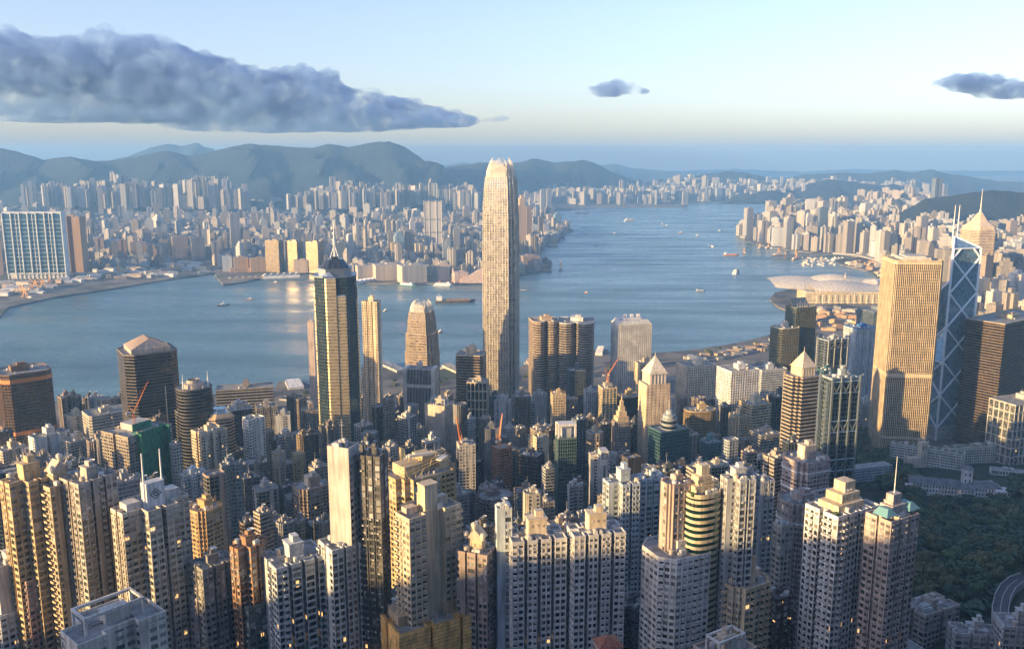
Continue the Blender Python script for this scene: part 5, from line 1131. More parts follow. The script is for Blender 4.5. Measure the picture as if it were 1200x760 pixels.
for a in [('tan tower block, first of three left of the construction sheds',145,281,11,305,20,'wings',(.36,.25,.18)),('wide tan office block, second of three above the construction sheds',163,283,20,306,24,'slab',(.52,.38,.26)),('orange-tan block, third of three above the construction sheds',179,287,9,306,20,'box',(.5,.32,.2)),
 ('dark grey-brown block between the orange-tan one and the broad brown one',194,281,10,304,20,'box',(.3,.25,.22)),('broad brown office block with flat top on the far shore',212,277,24,305,24,'pod',(.4,.31,.25)),('dark slate office beside the broad brown block',233,278,18,305,24,'box',(.24,.23,.24)),
 ('pink residential slab pair above the sheds',118,279,12,300,20,'wings',(.5,.36,.3)),('very pale wide housing slab behind the tan offices',133,281,26,299,14,'slab',(.5,.52,.54)),
 ('tall isolated grey slab with thin profile, left half of the far shore',277,250,13,298,24,'slab',(.34,.34,.35)),('slender pale tower with crane mast in the far middle left',267,216,4,248,20,'box',(.5,.45,.42)),
 ('bronze reflective tower, leftmost of the three golden waterfront towers',323,281,20,318,-14,'box',(.34,.27,.17),'tower block',None,'tower_block',.7,'goldglass'),('bright golden tower, middle of the three golden waterfront towers',346,282,20,318,-24,'box',(.26,.21,.13),'tower block',None,'tower_block',.7,'goldglass'),('golden tower with bright edge, rightmost of the three waterfront towers',370,283,20,319,-24,'box',(.24,.19,.12),'tower block',None,'tower_block',.7,'goldglass'),
 ('golden block seen behind the spire of the gold prowed tower',398,284,16,316,30,'box',(.62,.5,.32)),('low orange-brown waterfront block, left of two',283,301,22,318,20,'pod',(.5,.33,.18)),('low orange-brown waterfront block, right of two',303,302,22,318,20,'box',(.55,.35,.18)),
 ('small golden gateway block with a dark square opening',353,304,18,319,12,'box',(.62,.46,.3)),('pale blue narrow block left of the orange waterfront blocks',267,300,12,318,20,'box',(.56,.62,.66)),
 ('cream long shopping wing, left end, on the far quay',432,310,34,327,24,'slab',(.62,.52,.42)),('cream long shopping wing, middle, on the far quay',455,309,40,327,20,'box',(.64,.54,.42)),('cream long shopping wing, right end with shaded flank, on the far quay',483,310,36,330,24,'box',(.66,.55,.42)),
 ('blue sail-shaped glass tower behind the cream quay wings',468,271,13,306,20,'step',(.3,.44,.5)),('gold-faced slim tower left of the blue sail-shaped tower',461,284,6,307,20,'box',(.7,.55,.3)),('brown glass block right of the blue sail-shaped tower',480,270,13,305,20,'box',(.26,.24,.23)),
 ('dark blue-grey office with pale corner ribs near the clock tower',525,282,14,314,14,'cross',(.26,.3,.34)),('dark slim tower with pale edges behind the ribbed office',535,268,8,300,14,'box',(.25,.25,.26)),('thin grey tower with aerial on the far shore, right of the gold prowed tower',420,260,4,300,20,'box',(.36,.36,.38)),
 ('small white sign cube on a roof beside the ribbed office',524,275,6,292,14,'box',(.8,.8,.8)),('cream hotel block on the quay below the ribbed office',519,306,16,328,14,'step',(.56,.46,.38)),('pink-lit low museum block left of the sloped hall',540,318,18,331,12,'box',(.56,.42,.36)),
 ('tall golden tower with unfinished top just right of the tallest tower',611,229,11,302,20,'step',(.60,.42,.26)),('copper-lit glass tower beside the unfinished golden one',619,243,8,300,20,'box',(.45,.32,.24)),
 ('left tall dark grey waterfront tower of a joined pair',636,222,7,258,20,'box',(.28,.3,.34)),('right tall dark grey waterfront tower of a joined pair',643,221,7,258,20,'box',(.26,.28,.32)),('blue glass block stepping down from the tall dark pair',653,249,10,266,20,'step',(.16,.28,.36)),('pinkish office cluster left of the blue glass step',645,251,10,264,20,'box',(.4,.33,.32)),
 ('domed brown block on the point right of the tallest tower',621,299,28,314,16,'pod',(.36,.27,.23)),('cream block with white roofs behind the domed brown block',624,287,18,300,16,'step',(.58,.5,.42)),('white small-windowed block on the right quay beyond the point',627,264,14,276,16,'box',(.6,.62,.63)),
 ('dark twin-topped tower far off before the eastern mountains',1094,209,11,262,12,'wings',(.12,.15,.19)),
 ('brown glass tower right behind the crossbraced tower',1149,299,15,372,26,'box',(.34,.25,.18)),('tall bronze tower right of the gold pyramid-topped tower',1182,259,11,300,12,'box',(.34,.27,.22)),('white block with rooftop sign right of the gold pyramid top',1165,269,14,308,16,'box',(.62,.63,.64)),
 ('white ribbed tower near the right edge below the bronze tower',1192,280,14,330,18,'wings',(.66,.62,.56)),('white banded tower with rounded end left of the right edge',1185,320,28,388,26,'cross',(.64,.6,.54)),('beige stacked podium tower between the crossbraced tower and dark slab',1137,346,14,400,20,'box',(.5,.43,.32)),
 ('white narrow block with sign in the right middle',1180,360,14,402,20,'box',(.4,.42,.46)),
 ('dark gold slab above the east typhoon shelter',962,243,12,288,14,'slab',(.12,.17,.22))]:
    far(*a)
# cultural hall: windowless sloped wedge, and the clock tower beside it
x, y = G(553, 331, 4); T = thing('cultural_hall', 'windowless pinkish hall with one swept sloping roof on the far quay', 'concert hall', (x, y, 4), R(10))
b = MB(); b.hexa([(-40,-18,0),(38,-18,0),(38,22,0),(-40,22,0),(-40,-18,14),(38,-18,52),(38,22,46),(-40,22,12)]); b.build('wall', 'roof', T, (.62,.46,.36)); b = MB(); b.hexa([(38.1,-16,0),(60,-14,0),(60,20,0),(38.1,20,0),(38.1,-16,44),(60,-14,20),(60,20,18),(38.1,20,40)]); b.build('stage_wing', 'wall', T, (.55,.42,.34))
x, y = G(531, 330, 4); T = thing('clock_tower', 'slender brick clock tower on the far quay left of the sloped hall', 'clock tower', (x, y, 4)); b = MB(); b.box(0,0,0,9,9,30); b.box(0,0,30,6,6,8); b.lathe([(3.4,38),(2.6,42),(.4,48),(0,52)], n=8); b.build('shaft', 'tint', T, (.6,.4,.3))
b = MB()
for a in range(4): b.tube((4.5*math.cos(a*1.5708), 4.5*math.sin(a*1.5708), 25), (4.9*math.cos(a*1.5708), 4.9*math.sin(a*1.5708), 25), 2.4, 12)
b.build('clock_face', 'tint', T, (.75,.72,.65))
# the tall banded tower of the far shore
x, y = G(508, 293, 4); _, _, zt = AT(508, 235, y); W = 20*y/FPX; T = thing('skyscraper', 'tall pale grey slab tower with three bays and dark belts, alone on the far shore', 'skyscraper', (x, y, 4), R(4)); H = zt-4; FARFOOT.append((x, y, W)); b = MB(); b.box(0,0,0,W*1.02,W*.6,H); b.build('wall', 'block', T, (.46,.45,.44)); b = MB()
for q in (-.5,-.2,.2,.5): b.box(q*W, -W*.31, 0, 2.6, 3, H+2)
b.build('rib', 'tint', T, (.55,.52,.5)); b = MB()
for f in (0.06,.36,.62,.985): b.box(0, 0, H*f, W*1.05, W*.65, 4)
b.build('belt', 'tint', T, (.1,.12,.14))

CITY = MB(); mass_count = [0]
def far_ok(x, y, r):
    return all((x-a)**2+(y-c)**2 > (r+d)**2 for a, c, d in FARFOOT)
SPOTS = []
def zone(polypx, y0, y1, dy, wpx, hr, zone_id, z=None, kinds=('box','cross','slab','step','pod','wings'), pal=None, dens=1.0, rot=20, tallp=.1, tallh=(80,120), seed=1, green=.57, yfix=None):
    rs = random.Random(seed); py = y0
    while py > y1:
        lo = min(p[0] for p in polypx); hi = max(p[0] for p in polypx); px = lo+rs.random()*4
        while px < hi:
            w = rs.uniform(*wpx); zz = z(px, py) if z else 4.0
            qx, qy = px+rs.uniform(-1.5,1.5), py+rs.uniform(-.5,.5)*dy; x, y = G(qx, qy, zz)
            if yfix: y = yfix+(228-qy)*45; x, _, zz = AT(qx, qy, y); zz -= 45
            px += w*rs.uniform(.85, 1.2)/dens
            if not inside((qx, qy), polypx): continue
            if z is None and not (inside((x, y), isl_poly) or inside((x, y), kow_poly)): continue
            if not (inside((x, y-45), isl_poly) or inside((x, y-45), kow_poly)): continue
            if mnoise.noise((x*.0022, y*.0022, seed)) > green-.2: continue
            W = w*y/FPX
            if not far_ok(x, y, W*.4): continue
            h = rs.uniform(*hr)*(1+.5*mnoise.noise((x*.003, y*.003, 7)))
            if rs.random() < tallp: h = rs.uniform(*tallh)
            c = rs.choice(pal or PAL); SPOTS.append((w*h*1000/y, zone_id, x, y, zz, W, W*rs.uniform(.6,1), h, R(rot+rs.choice([0,0,0,45,-25])+rs.uniform(-4,4)), rs.choice(kinds), c, qx, qy))
        py -= dy; dy = max(1.3, dy*.965)
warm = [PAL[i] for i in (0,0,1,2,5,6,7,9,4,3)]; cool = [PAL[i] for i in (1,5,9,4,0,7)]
zone([(-30,322),(0,318),(140,318),(240,302),(262,318),(650,326),(665,262),(640,240),(-30,240)], 326, 240, 2.9, (5,9), (22,50), 'k', seed=2, pal=warm, tallp=.09, tallh=(70,110))
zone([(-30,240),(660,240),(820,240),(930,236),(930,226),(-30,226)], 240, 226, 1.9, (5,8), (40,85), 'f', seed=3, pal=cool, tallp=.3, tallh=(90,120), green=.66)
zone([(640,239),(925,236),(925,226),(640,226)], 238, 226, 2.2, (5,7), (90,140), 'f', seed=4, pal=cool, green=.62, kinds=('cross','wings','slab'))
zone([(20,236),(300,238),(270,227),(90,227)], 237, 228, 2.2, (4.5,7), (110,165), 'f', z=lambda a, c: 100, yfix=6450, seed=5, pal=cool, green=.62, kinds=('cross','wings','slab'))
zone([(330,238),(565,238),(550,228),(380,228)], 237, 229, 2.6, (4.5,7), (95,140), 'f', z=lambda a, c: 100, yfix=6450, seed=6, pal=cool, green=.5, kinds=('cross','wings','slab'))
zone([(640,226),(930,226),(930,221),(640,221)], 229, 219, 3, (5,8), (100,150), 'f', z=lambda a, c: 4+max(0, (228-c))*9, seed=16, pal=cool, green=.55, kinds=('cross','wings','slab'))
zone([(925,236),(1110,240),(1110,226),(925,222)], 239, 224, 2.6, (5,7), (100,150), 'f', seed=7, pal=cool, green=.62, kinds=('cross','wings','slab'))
zone([(864,281),(870,272),(895,262),(930,252),(1110,252),(1110,330),(1040,315),(1010,300),(930,292)], 322, 252, 4.0, (8,12), (55,115), 'e', seed=8, pal=warm, tallp=.22, tallh=(120,160), kinds=('cross','wings','step','pod','box'), green=.7)
zone([(1090,252),(1200,262),(1230,262),(1230,300),(1090,300)], 300, 262, 4.2, (9,12), (60,120), 'e', seed=9, pal=warm, tallp=.2, tallh=(110,150), kinds=('cross','wings','step','pod','box'), green=.8)
zone([(1100,300),(1240,300),(1240,440),(1120,440)], 438, 300, 7, (14,22), (60,120), 'e', seed=10, pal=warm, tallp=.15, tallh=(120,150), kinds=('cross','wings','step','pod','box'), green=.9, dens=.9)
zone([(1010,250),(1100,250),(1110,243),(1000,243)], 251, 243, 3, (8,11), (110,150), 'e', z=lambda a, c: 30, seed=12, pal=[PAL[7], PAL[2], PAL[0]], kinds=('wings','cross'), green=.8)
SPOTS.sort(key=lambda s: -s[0]); cnt = {}
for s_ in SPOTS:
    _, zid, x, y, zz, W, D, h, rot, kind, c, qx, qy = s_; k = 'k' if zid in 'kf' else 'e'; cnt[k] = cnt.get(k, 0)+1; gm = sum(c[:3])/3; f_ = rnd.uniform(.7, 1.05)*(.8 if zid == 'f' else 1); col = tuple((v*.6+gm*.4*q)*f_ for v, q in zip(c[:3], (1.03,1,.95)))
    if cnt[k] <= {'k': 240, 'e': 230}[k]:
        b = MB(); add_block(b, 0, 0, 0, W, D, h, 0, kind, rnd); o = b.build('tower_block' if k == 'k' else 'high_rise', 'block', None, col, (x, y, zz), rot); o['category'] = 'tower block' if k == 'k' else 'high-rise'
        o['group'] = 'tower blocks of the far shore city' if k == 'k' else 'high-rises of the eastern districts'
        p = proj(x, y, zz+h); AUTO.append((o, k, kind, c[3], h, W, p[0], p[1]))
    else: add_block(CITY, x, y, zz, W, D, h, rot, kind, rnd, col); mass_count[0] += 1
o = CITY.build('distant_city', 'mass'); tag(o, kind='stuff')
print('spots', len(SPOTS), cnt)
OCC = []
def occ_build():
    for a, c, d, z in FOOT:
        p = proj(a, c, z); w = d*.75*FPX/(c*CP-(z-CAMZ)*SP); OCC.append((c, p[0]-w, p[0]+w, p[1]+2))
def seen(x, y, zt, r):
    d = y*CP-(zt-CAMZ)*SP; w = r*FPX/d
    for s_ in (-.8, -.4, 0, .4, .8):
        p = proj(x, y, zt); qx = p[0]+s_*w
        if -12 < qx < 1212 and p[1] < 768 and not any(c < y-5 and a < qx < e and p[1] > t for c, a, e, t in OCC): return True
    return False
# low fill between the near towers
FILL = []
def fill_near():
    rs = random.Random(21); y = 330.0; occ_build(); KEEP = []
    for a, c, d, z in FOOT:
        p, q = proj(a, c, z), proj(a, c, ground(a, c)); w = d*.8*FPX/(c*CP-(z-CAMZ)*SP); KEEP.append((p[0]-w, p[0]+w, p[1], q[1], c))
    while y < 1620:
        x = -y*.66
        while x < y*.62:
            qx, qy = x+rs.uniform(-6,6), y+rs.uniform(-6,6); r = rs.uniform(7, 11); x += 34 if y < 1100 else 42
            if len(FILL) > 297: return
            g = ground(qx, qy); p = proj(qx, qy, g)
            if p[0] > 985 and p[1] > 395: continue
            if p[0] > 925 and p[1] > 560: continue
            if p[0] > 1000 and y < 1150: continue
            if not inside((qx, qy+55), isl_poly): continue
            if any((qx-a)**2+(qy-c)**2 < (r+d*.92)**2 for a, c, d, _ in FOOT): continue
            if y > 1380 and rs.random() < .45: continue
            H = rs.uniform(28, 70) if y < 1000 else rs.uniform(30, 75) if y < 1330 else rs.uniform(9, 26)
            if 640 < y < 1330 and qx < 420: H = rs.uniform(60, 135)
            d0 = qy*CP-(g-CAMZ)*SP; wpx_ = r*FPX/d0; lim = 0; p0x = proj(qx, qy, g+40)[0]
            for (a_, c_, t_, b_, y_) in KEEP:
                if y_ > qy+8 and a_-wpx_ < p0x < c_+wpx_: lim = max(lim, t_+max(26, .4*(b_-t_)))
            while H > 10 and proj(qx, qy, g+H)[1] < lim: H -= 3
            if H < 14: continue
            while H > 30 and proj(qx, qy, g+H)[1] < (462 if y > 900 else 515): H -= 5
            if y < 420: H = min(H, rs.uniform(15, 45))
            if qx > 330 and y > 1300: H = min(H, 40)
            if not seen(qx, qy, g+H, r): continue
            zt = g+H; tpx, tpy = proj(qx, qy, zt); c = rs.choice(PAL); sh = rs.uniform(.5,1.0)*(.4 if rs.random() < .2 else 1); d = qy*CP-(zt-CAMZ)*SP
            st = rs.choice(['grid','grid','grid','band','glass','glass']); fp = rs.choice(['rect','notch','step','cross','T','rect','cham'])
            T = tower('x', tpx, tpy, r*2*FPX/d, H=None, Y=qy, rot=rs.choice([14,20,30,24])+(18 if qx < -60 else 0), fp=fp, a=rs.uniform(.7,.95), style=st, col=tuple(v*sh for v in c[:3]), gcol=rs.choice([(.03,.04,.05),(.03,.12,.13),(.04,.035,.03),(.05,.10,.15)]), glass='curtain' if st == 'glass' else 'glass', bay=rs.uniform(3,4.4), sp=1.4 if st != 'glass' else .5, solid=.15, bw=.2 if st == 'grid' else 0, crown='boxes' if rs.random() < .7 else 'none', seed=rs.randint(0, 9999), cat='mid-rise')
            p0 = proj(qx, qy, zt); ww = r*.9*FPX/d; OCC.append((qy, p0[0]-ww, p0[0]+ww, p0[1]+3)); T.name = 'city_block'; T['group'] = 'mid-rise blocks between the towers'; FILL.append((T, fp, c[3], H, r, tpx, tpy, st))
        y += 33
fill_near(); print('fill', len(FILL))

# ------------------------------------------------------------ trees, park, government buildings, road
def GT(px, py):
    """the point of the hillside seen at this place"""
    a, yy, c = ray(px, py); Y = 150.0
    while Y < 2500:
        t = Y/yy; z = CAMZ+c*t
        if z <= max(4, ground(a*t, Y)): return a*t, Y, max(4, ground(a*t, Y))
        Y += 4
    return a*Y/yy, Y, 4
def crown_mesh(seed, mat, tall=1.0):
    r = random.Random(seed); b = MB(); blobs = [(0,0,0,.62)]+[(r.uniform(-.5,.5), r.uniform(-.5,.5), r.uniform(-.15,.45), r.uniform(.28,.45)) for _ in range(7)]
    for (bx_, by_, bz, br) in blobs:
        for _ in range(int(260*br)):
            th = r.uniform(0, 6.283); ph = math.acos(r.uniform(-.7, 1)); k = br*(r.random()**.25)
            c = Vector((bx_+k*math.sin(ph)*math.cos(th), by_+k*math.sin(ph)*math.sin(th), (bz+k*math.cos(ph)*.8)*tall)); u = Vector((r.gauss(0,1), r.gauss(0,1), r.gauss(0,1))).normalized(); v = u.orthogonal().normalized()
            s = r.uniform(.05, .11); n = Vector((math.sin(ph)*math.cos(th), math.sin(ph)*math.sin(th), math.cos(ph))); v = (n.cross(u)).normalized() if n.cross(u).length > .1 else v; u = (u-n*u.dot(n)*.6).normalized()
            b.face([tuple(c-u*s-v*s*.7), tuple(c+u*s-v*s*.6), tuple(c+u*s*.8+v*s), tuple(c-u*s*.9+v*s*.8)])
    me = b.mesh('crown', [mat]); return me
def trunk_mesh(seed):
    r = random.Random(seed); b = MB(); b.tube((0,0,-.4), (r.uniform(-.05,.05), 0, .8), .06, 6, .035)
    for _ in range(4): a = r.random()*6.28; b.tube((0,0,.5+r.random()*.2), (.35*math.cos(a), .35*math.sin(a), 1.05), .03, 5, .012)
    return b.mesh('trunk', ['bark'])
CR = [crown_mesh(i, ('leaf','leaf_dark','leaf_olive')[i % 3]) for i in range(7)]; TR = [trunk_mesh(i) for i in range(3)]
def tree(x, y, z, s, label, group, k, tall=1.0):
    T = thing('tree', label, 'tree', (x, y, z), rnd.random()*6.28, group); o = link('crown', CR[k % 7], T, None, (0, 0, s*.95*tall)); o.scale = (s, s, s*.8*tall); t = link('trunk', TR[k % 3], T); t.scale = (s, s, s*tall); return T
PARKP = [(985,498),(1060,522),(1075,560),(1075,600),(1150,590),(1205,560),(1215,700),(1190,690),(1165,735),(1108,716),(1060,696),(1060,640),(1070,615),(1050,585),(980,560),(940,548)]
BLD = []
def park_trees():
    rs = random.Random(5); n = 0; tries = 0; pts = []
    cells = [(px, py) for py in range(496, 716, 6) for px in range(940, 1216, 7)]; rs.shuffle(cells)
    for px, py in cells:
        px += rs.uniform(-4,4); py += rs.uniform(-3,3)
        if not inside((px, py), PARKP): continue
        x, y, z = GT(px, py)
        if any((x-a)**2+(y-c)**2 < (d)**2 for a, c, d in BLD) or any((x-a)**2+(y-c)**2 < (d*.55+3)**2 for a, c, d, _ in FOOT): continue
        if any((x-a)**2+(y-c)**2 < 165 for a, c in pts): continue
        pts.append((x, y)); n += 1
        if n > 292: break
        tree(x, y, z-1, rs.uniform(9.5, 14), 'dark green broadleaf tree in the dense wooded park below the white mansion', 'trees of the wooded park', rs.randint(0, 20))
    print('trees', n)
# white mansion with tower
x, y, z = GT(1122, 580); BLD.extend([(x, y, 46), (x-8, y-45, 26), (x+20, y-48, 24), (x-34, y-38, 22)]); T = thing('mansion', 'white colonial mansion with dark tiled roofs and square lookout tower, among trees', 'mansion', (x, y, z+3), R(-14)); T.scale = (1.15,1.15,1.25)
def hip(b, x, y, z, w, d, h, o=1.2): 
    w2, d2 = w/2+o, d/2+o; k = max(0, w2-d2); P_ = [(x-w2,y-d2,z),(x+w2,y-d2,z),(x+w2,y+d2,z),(x-w2,y+d2,z)]; A, B = (x-k,y,z+h), (x+k,y,z+h)
    b.face([P_[0],P_[1],B,A]); b.face([P_[2],P_[3],A,B]); b.face([P_[1],P_[2],B] ); b.face([P_[3],P_[0],A]); b.face(P_[::-1])
wb = MB(); rb = MB(); gb = MB()
for (u, v, w, d, h, rf) in ((-16,0,40,16,9,1),(22,2,34,18,9,1),(-38,6,14,22,8,1),(4,-10,16,10,9,1),(40,-6,14,14,8,0),(-46,-6,12,10,5,0)):
    wb.box(u, v, -3, w, d, h+3); (hip(rb, u, v, h+.02, w, d, 4.2) if rf else wb.box(u, v, h, w+.6, d+.6, .8))
    for fl in range(2 if h > 6 else 1):
        for q in range(int(w/3)): gb.box(u-w/2+1.8+q*3, v-d/2-.02, 1.2+fl*4.2, 1.3, .1, 2.2)
        for q in range(int(d/3)): gb.box(u-w/2-.02, v-d/2+1.8+q*3, 1.2+fl*4.2, .1, 1.3, 2.2)
wb.box(8, 4, 0, 9, 9, 24); hip(rb, 8, 4, 24.02, 9, 9, 3.4)
for fl in (11, 17):
    for q in (-2, 2): gb.box(8+q, -.54, fl, 1.3, .1, 3); gb.box(3.46, 4+q, fl, .1, 1.3, 3)
wb.build('wall', 'wall', T, (.68,.69,.70)); rb.build('tiled_roof', 'roof', T, (.16,.17,.18)); tag(gb.build('window', 'glass', T, (.04,.05,.06)), kind='stuff')
# pale government slabs with planted roofs
def slabhouse(label, px, py, w, d, h, rot, col, roofg=True, name='office_block'):
    x, y, z = GT(px, py); BLD.append((x, y, w*.5)); T = thing(name, label, 'office block', (x, y, z), R(rot)); wb, gb = MB(), MB(); poly = [(-w/2,-d/2),(w/2,-d/2),(w/2,d/2),(-w/2,d/2)]
    facade(wb, gb, poly, 0, h, 3.6, 3.2, 'grid', rnd, None, 1.5, .6); wb.prism(poly, -14, .0, 0); wb.build('wall', 'wall', T, col); tag(gb.build('window', 'glass', T, (.05,.08,.09)), kind='stuff')
    b = MB(); b.box(0, 0, h+.1, w-.8, d-.8, .3); b.build('roof', 'roof', T, (.3,.32,.32)); b = MB()
    if roofg:
        for k in range(int(w/9)): b.box(-w/2+6+k*9, rnd.uniform(-1,1)*d*.15, h+.4, rnd.uniform(4,7), d*rnd.uniform(.25,.5), rnd.uniform(.4,1.4))
        tag(b.build('roof_garden', 'leaf', T), kind='stuff')
    b = MB(); 
    for k in range(3): b.box(rnd.uniform(-.4,.4)*w, 0, h+.41, rnd.uniform(4,8), d*.4, rnd.uniform(2,3.4))
    b.build('plant_room', 'wall', T, (.5,.52,.52)); return T
slabhouse('pale office wing with green planted roof, left arm below the golden grid tower', 1085, 545, 92, 17, 26, -32, (.56,.60,.58)); slabhouse('pale office wing with green planted roof, right arm below the dark glass slab', 1140, 540, 84, 18, 22, 10, (.54,.56,.52))
slabhouse('long pale blue-grey low office among trees left of the mansion', 1008, 562, 84, 16, 18, 16, (.46,.52,.55), False); slabhouse('short pale office wing with roof planting near the curved street', 950, 572, 30, 18, 22, 20, (.42,.48,.52), False)
slabhouse('white low house by the trees at the right edge beyond the mansion', 1180, 556, 40, 14, 7, -20, (.66,.68,.69), False, 'house'); slabhouse('small white pavilion with car court right of the mansion', 1158, 572, 20, 12, 6, -10, (.6,.62,.63), False, 'house')
x, y, z = GT(1063, 548); T = thing('church_tower', 'small cream church tower with pinnacles beside the planted roofs', 'church', (x+22, y+6, z), R(10)); b = MB(); b.box(0,0,0,9,9,34); b.box(0,0,34.01,10,10,1); b.box(-12,0,0,22,10,14)
for sx in (-4.4,4.4):
    for sy in (-4.4,4.4): b.cyl(sx, sy, 34, .7, 5, 6, .1)
b.build('wall', 'wall', T, (.56,.5,.4)); b = MB()
for q in (-2,2): b.box(q, -4.55, 24, 1.6, .12, 6)
b.build('window', 'glass', T, (.03,.03,.03))
for q in ((1202,684),(1190,688),(1180,696),(1174,708),(1171,722),(1172,738),(1178,756)): x, y, z = GT(*q); BLD.append((x, y, 17)); BLD.append((x-6, y-22, 15))
park_trees()
# shrubby ground under the trees is one mass
b = MB(); rs = random.Random(3)
for _ in range(9000):
    px, py = rs.uniform(940, 1215), rs.uniform(496, 745)
    if not inside((px, py), PARKP+[]): continue
    x, y, z = GT(px, py)
    if any((x-a)**2+(y-c)**2 < (d*.8)**2 for a, c, d in BLD): continue
    for _q in range(3):
        s = rs.uniform(1, 2.6); cx, cy, cz = x+rs.uniform(-5,5), y+rs.uniform(-5,5), z+rs.uniform(0,5); a = rs.random()*6.28; u, v = Vector((math.cos(a), math.sin(a), rs.uniform(-.5,.5)))*s, Vector((-math.sin(a), math.cos(a), rs.uniform(-.5,.5)))*s
        c = Vector((cx, cy, cz)); b.face([tuple(c-u-v*.6), tuple(c+u-v), tuple(c+u*.7+v), tuple(c-u+v*.8)])
o = b.build('undergrowth', 'leaf_dark'); tag(o, kind='stuff')
# the wood goes on past the edge of the picture
cv = []
for me in CR[:3]:
    V = np.zeros(len(me.vertices)*3, np.float32); me.vertices.foreach_get('co', V); cv.append(V.reshape(-1, 3))
wv, n_ = [], 0
for _ in range(700):
    px, py = rs.uniform(1212, 1500), rs.uniform(500, 820); x, y, z = GT(px, py)
    if n_ > 150: break
    n_ += 1; s = rs.uniform(9, 14); V = cv[n_ % 3]*np.array([s, s, s*.8]); wv.append(V+np.array([x, y, z+s*.8]))
wv = np.concatenate(wv); me = bpy.data.meshes.new('woodland'); me.from_pydata(wv.tolist(), [], np.arange(len(wv)).reshape(-1, 4).tolist()); me.materials.append(M['leaf']); o = bpy.data.objects.new('woodland', me); COL.objects.link(o); tag(o, kind='stuff')
# curving hill road with kerbs and parapet
def road(name, pts, w, mat='asphalt'):
    P_ = [Vector(p) for p in pts]; n = len(P_); 
    def strip(a0, a1, dz, h=None):
        b = MB(); 
        for i in range(n-1):
            q = []
            for p, t in ((P_[i], (P_[min(i+1, n-1)]-P_[max(i-1, 0)])), (P_[i+1], (P_[min(i+2, n-1)]-P_[i]))):
                t = Vector((t.x, t.y, 0)).normalized(); s_ = Vector((t.y, -t.x, 0)); q.append((p+s_*a0, p+s_*a1))
            A, B, C, D = q[0][0], q[0][1], q[1][1], q[1][0]; up = Vector((0,0,dz)); b.face([tuple(A+up), tuple(B+up), tuple(C+up), tuple(D+up)])
            if h: dn = Vector((0,0,-h)); b.face([tuple(A+up), tuple(D+up), tuple(D+up+dn), tuple(A+up+dn)]); b.face([tuple(C+up), tuple(B+up), tuple(B+up+dn), tuple(C+up+dn)])
        return b
    struct(strip(-w/2, w/2, 0, 5).build(name, mat)); 
    for s_ in (-1, 1): struct(strip(s_*w/2-.25, s_*w/2+.25, .9, 6).build('kerb', 'wall', None, (.4,.4,.38)))
    struct(strip(-.08, .08, .012).build('road_marking', 'tint', None, (.7,.7,.65)))
rp = []
for px, py in ((1202,684),(1190,688),(1180,696),(1174,708),(1171,722),(1172,738),(1178,756),(1190,775)): x, y, z = GT(px, py); rp.append((x, y, z+5))
road('road', rp, 9)
# waterfront: expressway and piers
wf = [(*G(px, py, 6), 6.5) for px, py in ((330,466),(400,470),(470,462),(540,454),(610,452),(690,440),(760,430),(800,424),(850,418),(885,410),(915,398),(940,385),(960,375),(1000,368))]
road('waterfront_road', wf, 20)
ring = [(*G(px, py, 14), 14) for px, py in ((905,300),(940,298),(975,296),(1005,298),(1030,304),(1046,314),(1052,326))]; 
road('flyover', ring, 22)
def pier(label, px, py, w, d, rot, col=(.5,.5,.46), h=9):
    x, y = G(px, py, 3); T = thing('pier', label, 'pier', (x, y, 0), R(rot)); b = MB(); b.box(0,0,-2,w,d,5); b.build('deck', 'wall', T, (.35,.34,.32)); b = MB(); b.box(0,0,3.01,w*.7,d*.82,h*.6); b.build('hall', 'wall', T, col)
    rb = MB(); n = 6
    for i in range(n): y0, y1 = -d*.43+d*.86*i/n, -d*.43+d*.86*(i+1)/n; hipz = 3+h*.6; rb.face([(-w*.38,y0,hipz),(w*.38,y0,hipz),(w*.3,(y0+y1)/2,hipz+h*.4),(-w*.3,(y0+y1)/2,hipz+h*.4)]); rb.face([(-w*.3,(y0+y1)/2,hipz+h*.4),(w*.3,(y0+y1)/2,hipz+h*.4),(w*.38,y1,hipz),(-w*.38,y1,hipz)])
    rb.build('roof', 'roof', T, col)
pier('low ferry pier with ridged grey roof left of the golden comb tower', 458, 431, 26, 110, 34, (.45,.45,.42)); pier('ferry pier with pale roof right of the golden comb tower', 532, 434, 26, 90, 30, (.52,.48,.4)); pier('ferry pier with white roof beside the round-windowed slab', 703, 413, 22, 80, -10, (.6,.6,.58)); pier('pier jutting out behind the curved twins', 624, 428, 22, 70, 10, (.5,.36,.26))
pier('long white sail-roofed ferry terminal on the far quay', 330, 325, 34, 150, -72, (.74,.74,.72), 16); pier('brown earthen pier with low sheds left of the white ferry terminal', 290, 326, 40, 150, -70, (.48,.38,.26), 6); pier('narrow landing pier right of the white ferry terminal', 362, 330, 8, 90, -70, (.4,.36,.32), 3); pier('white terminal roof behind the gold prowed tower on the far quay', 428, 330, 46, 130, -40, (.7,.72,.72), 10)
pier('white canopied heliport pier left of the gold prowed tower', 345, 452, 40, 70, 20, (.66,.68,.68), 8)
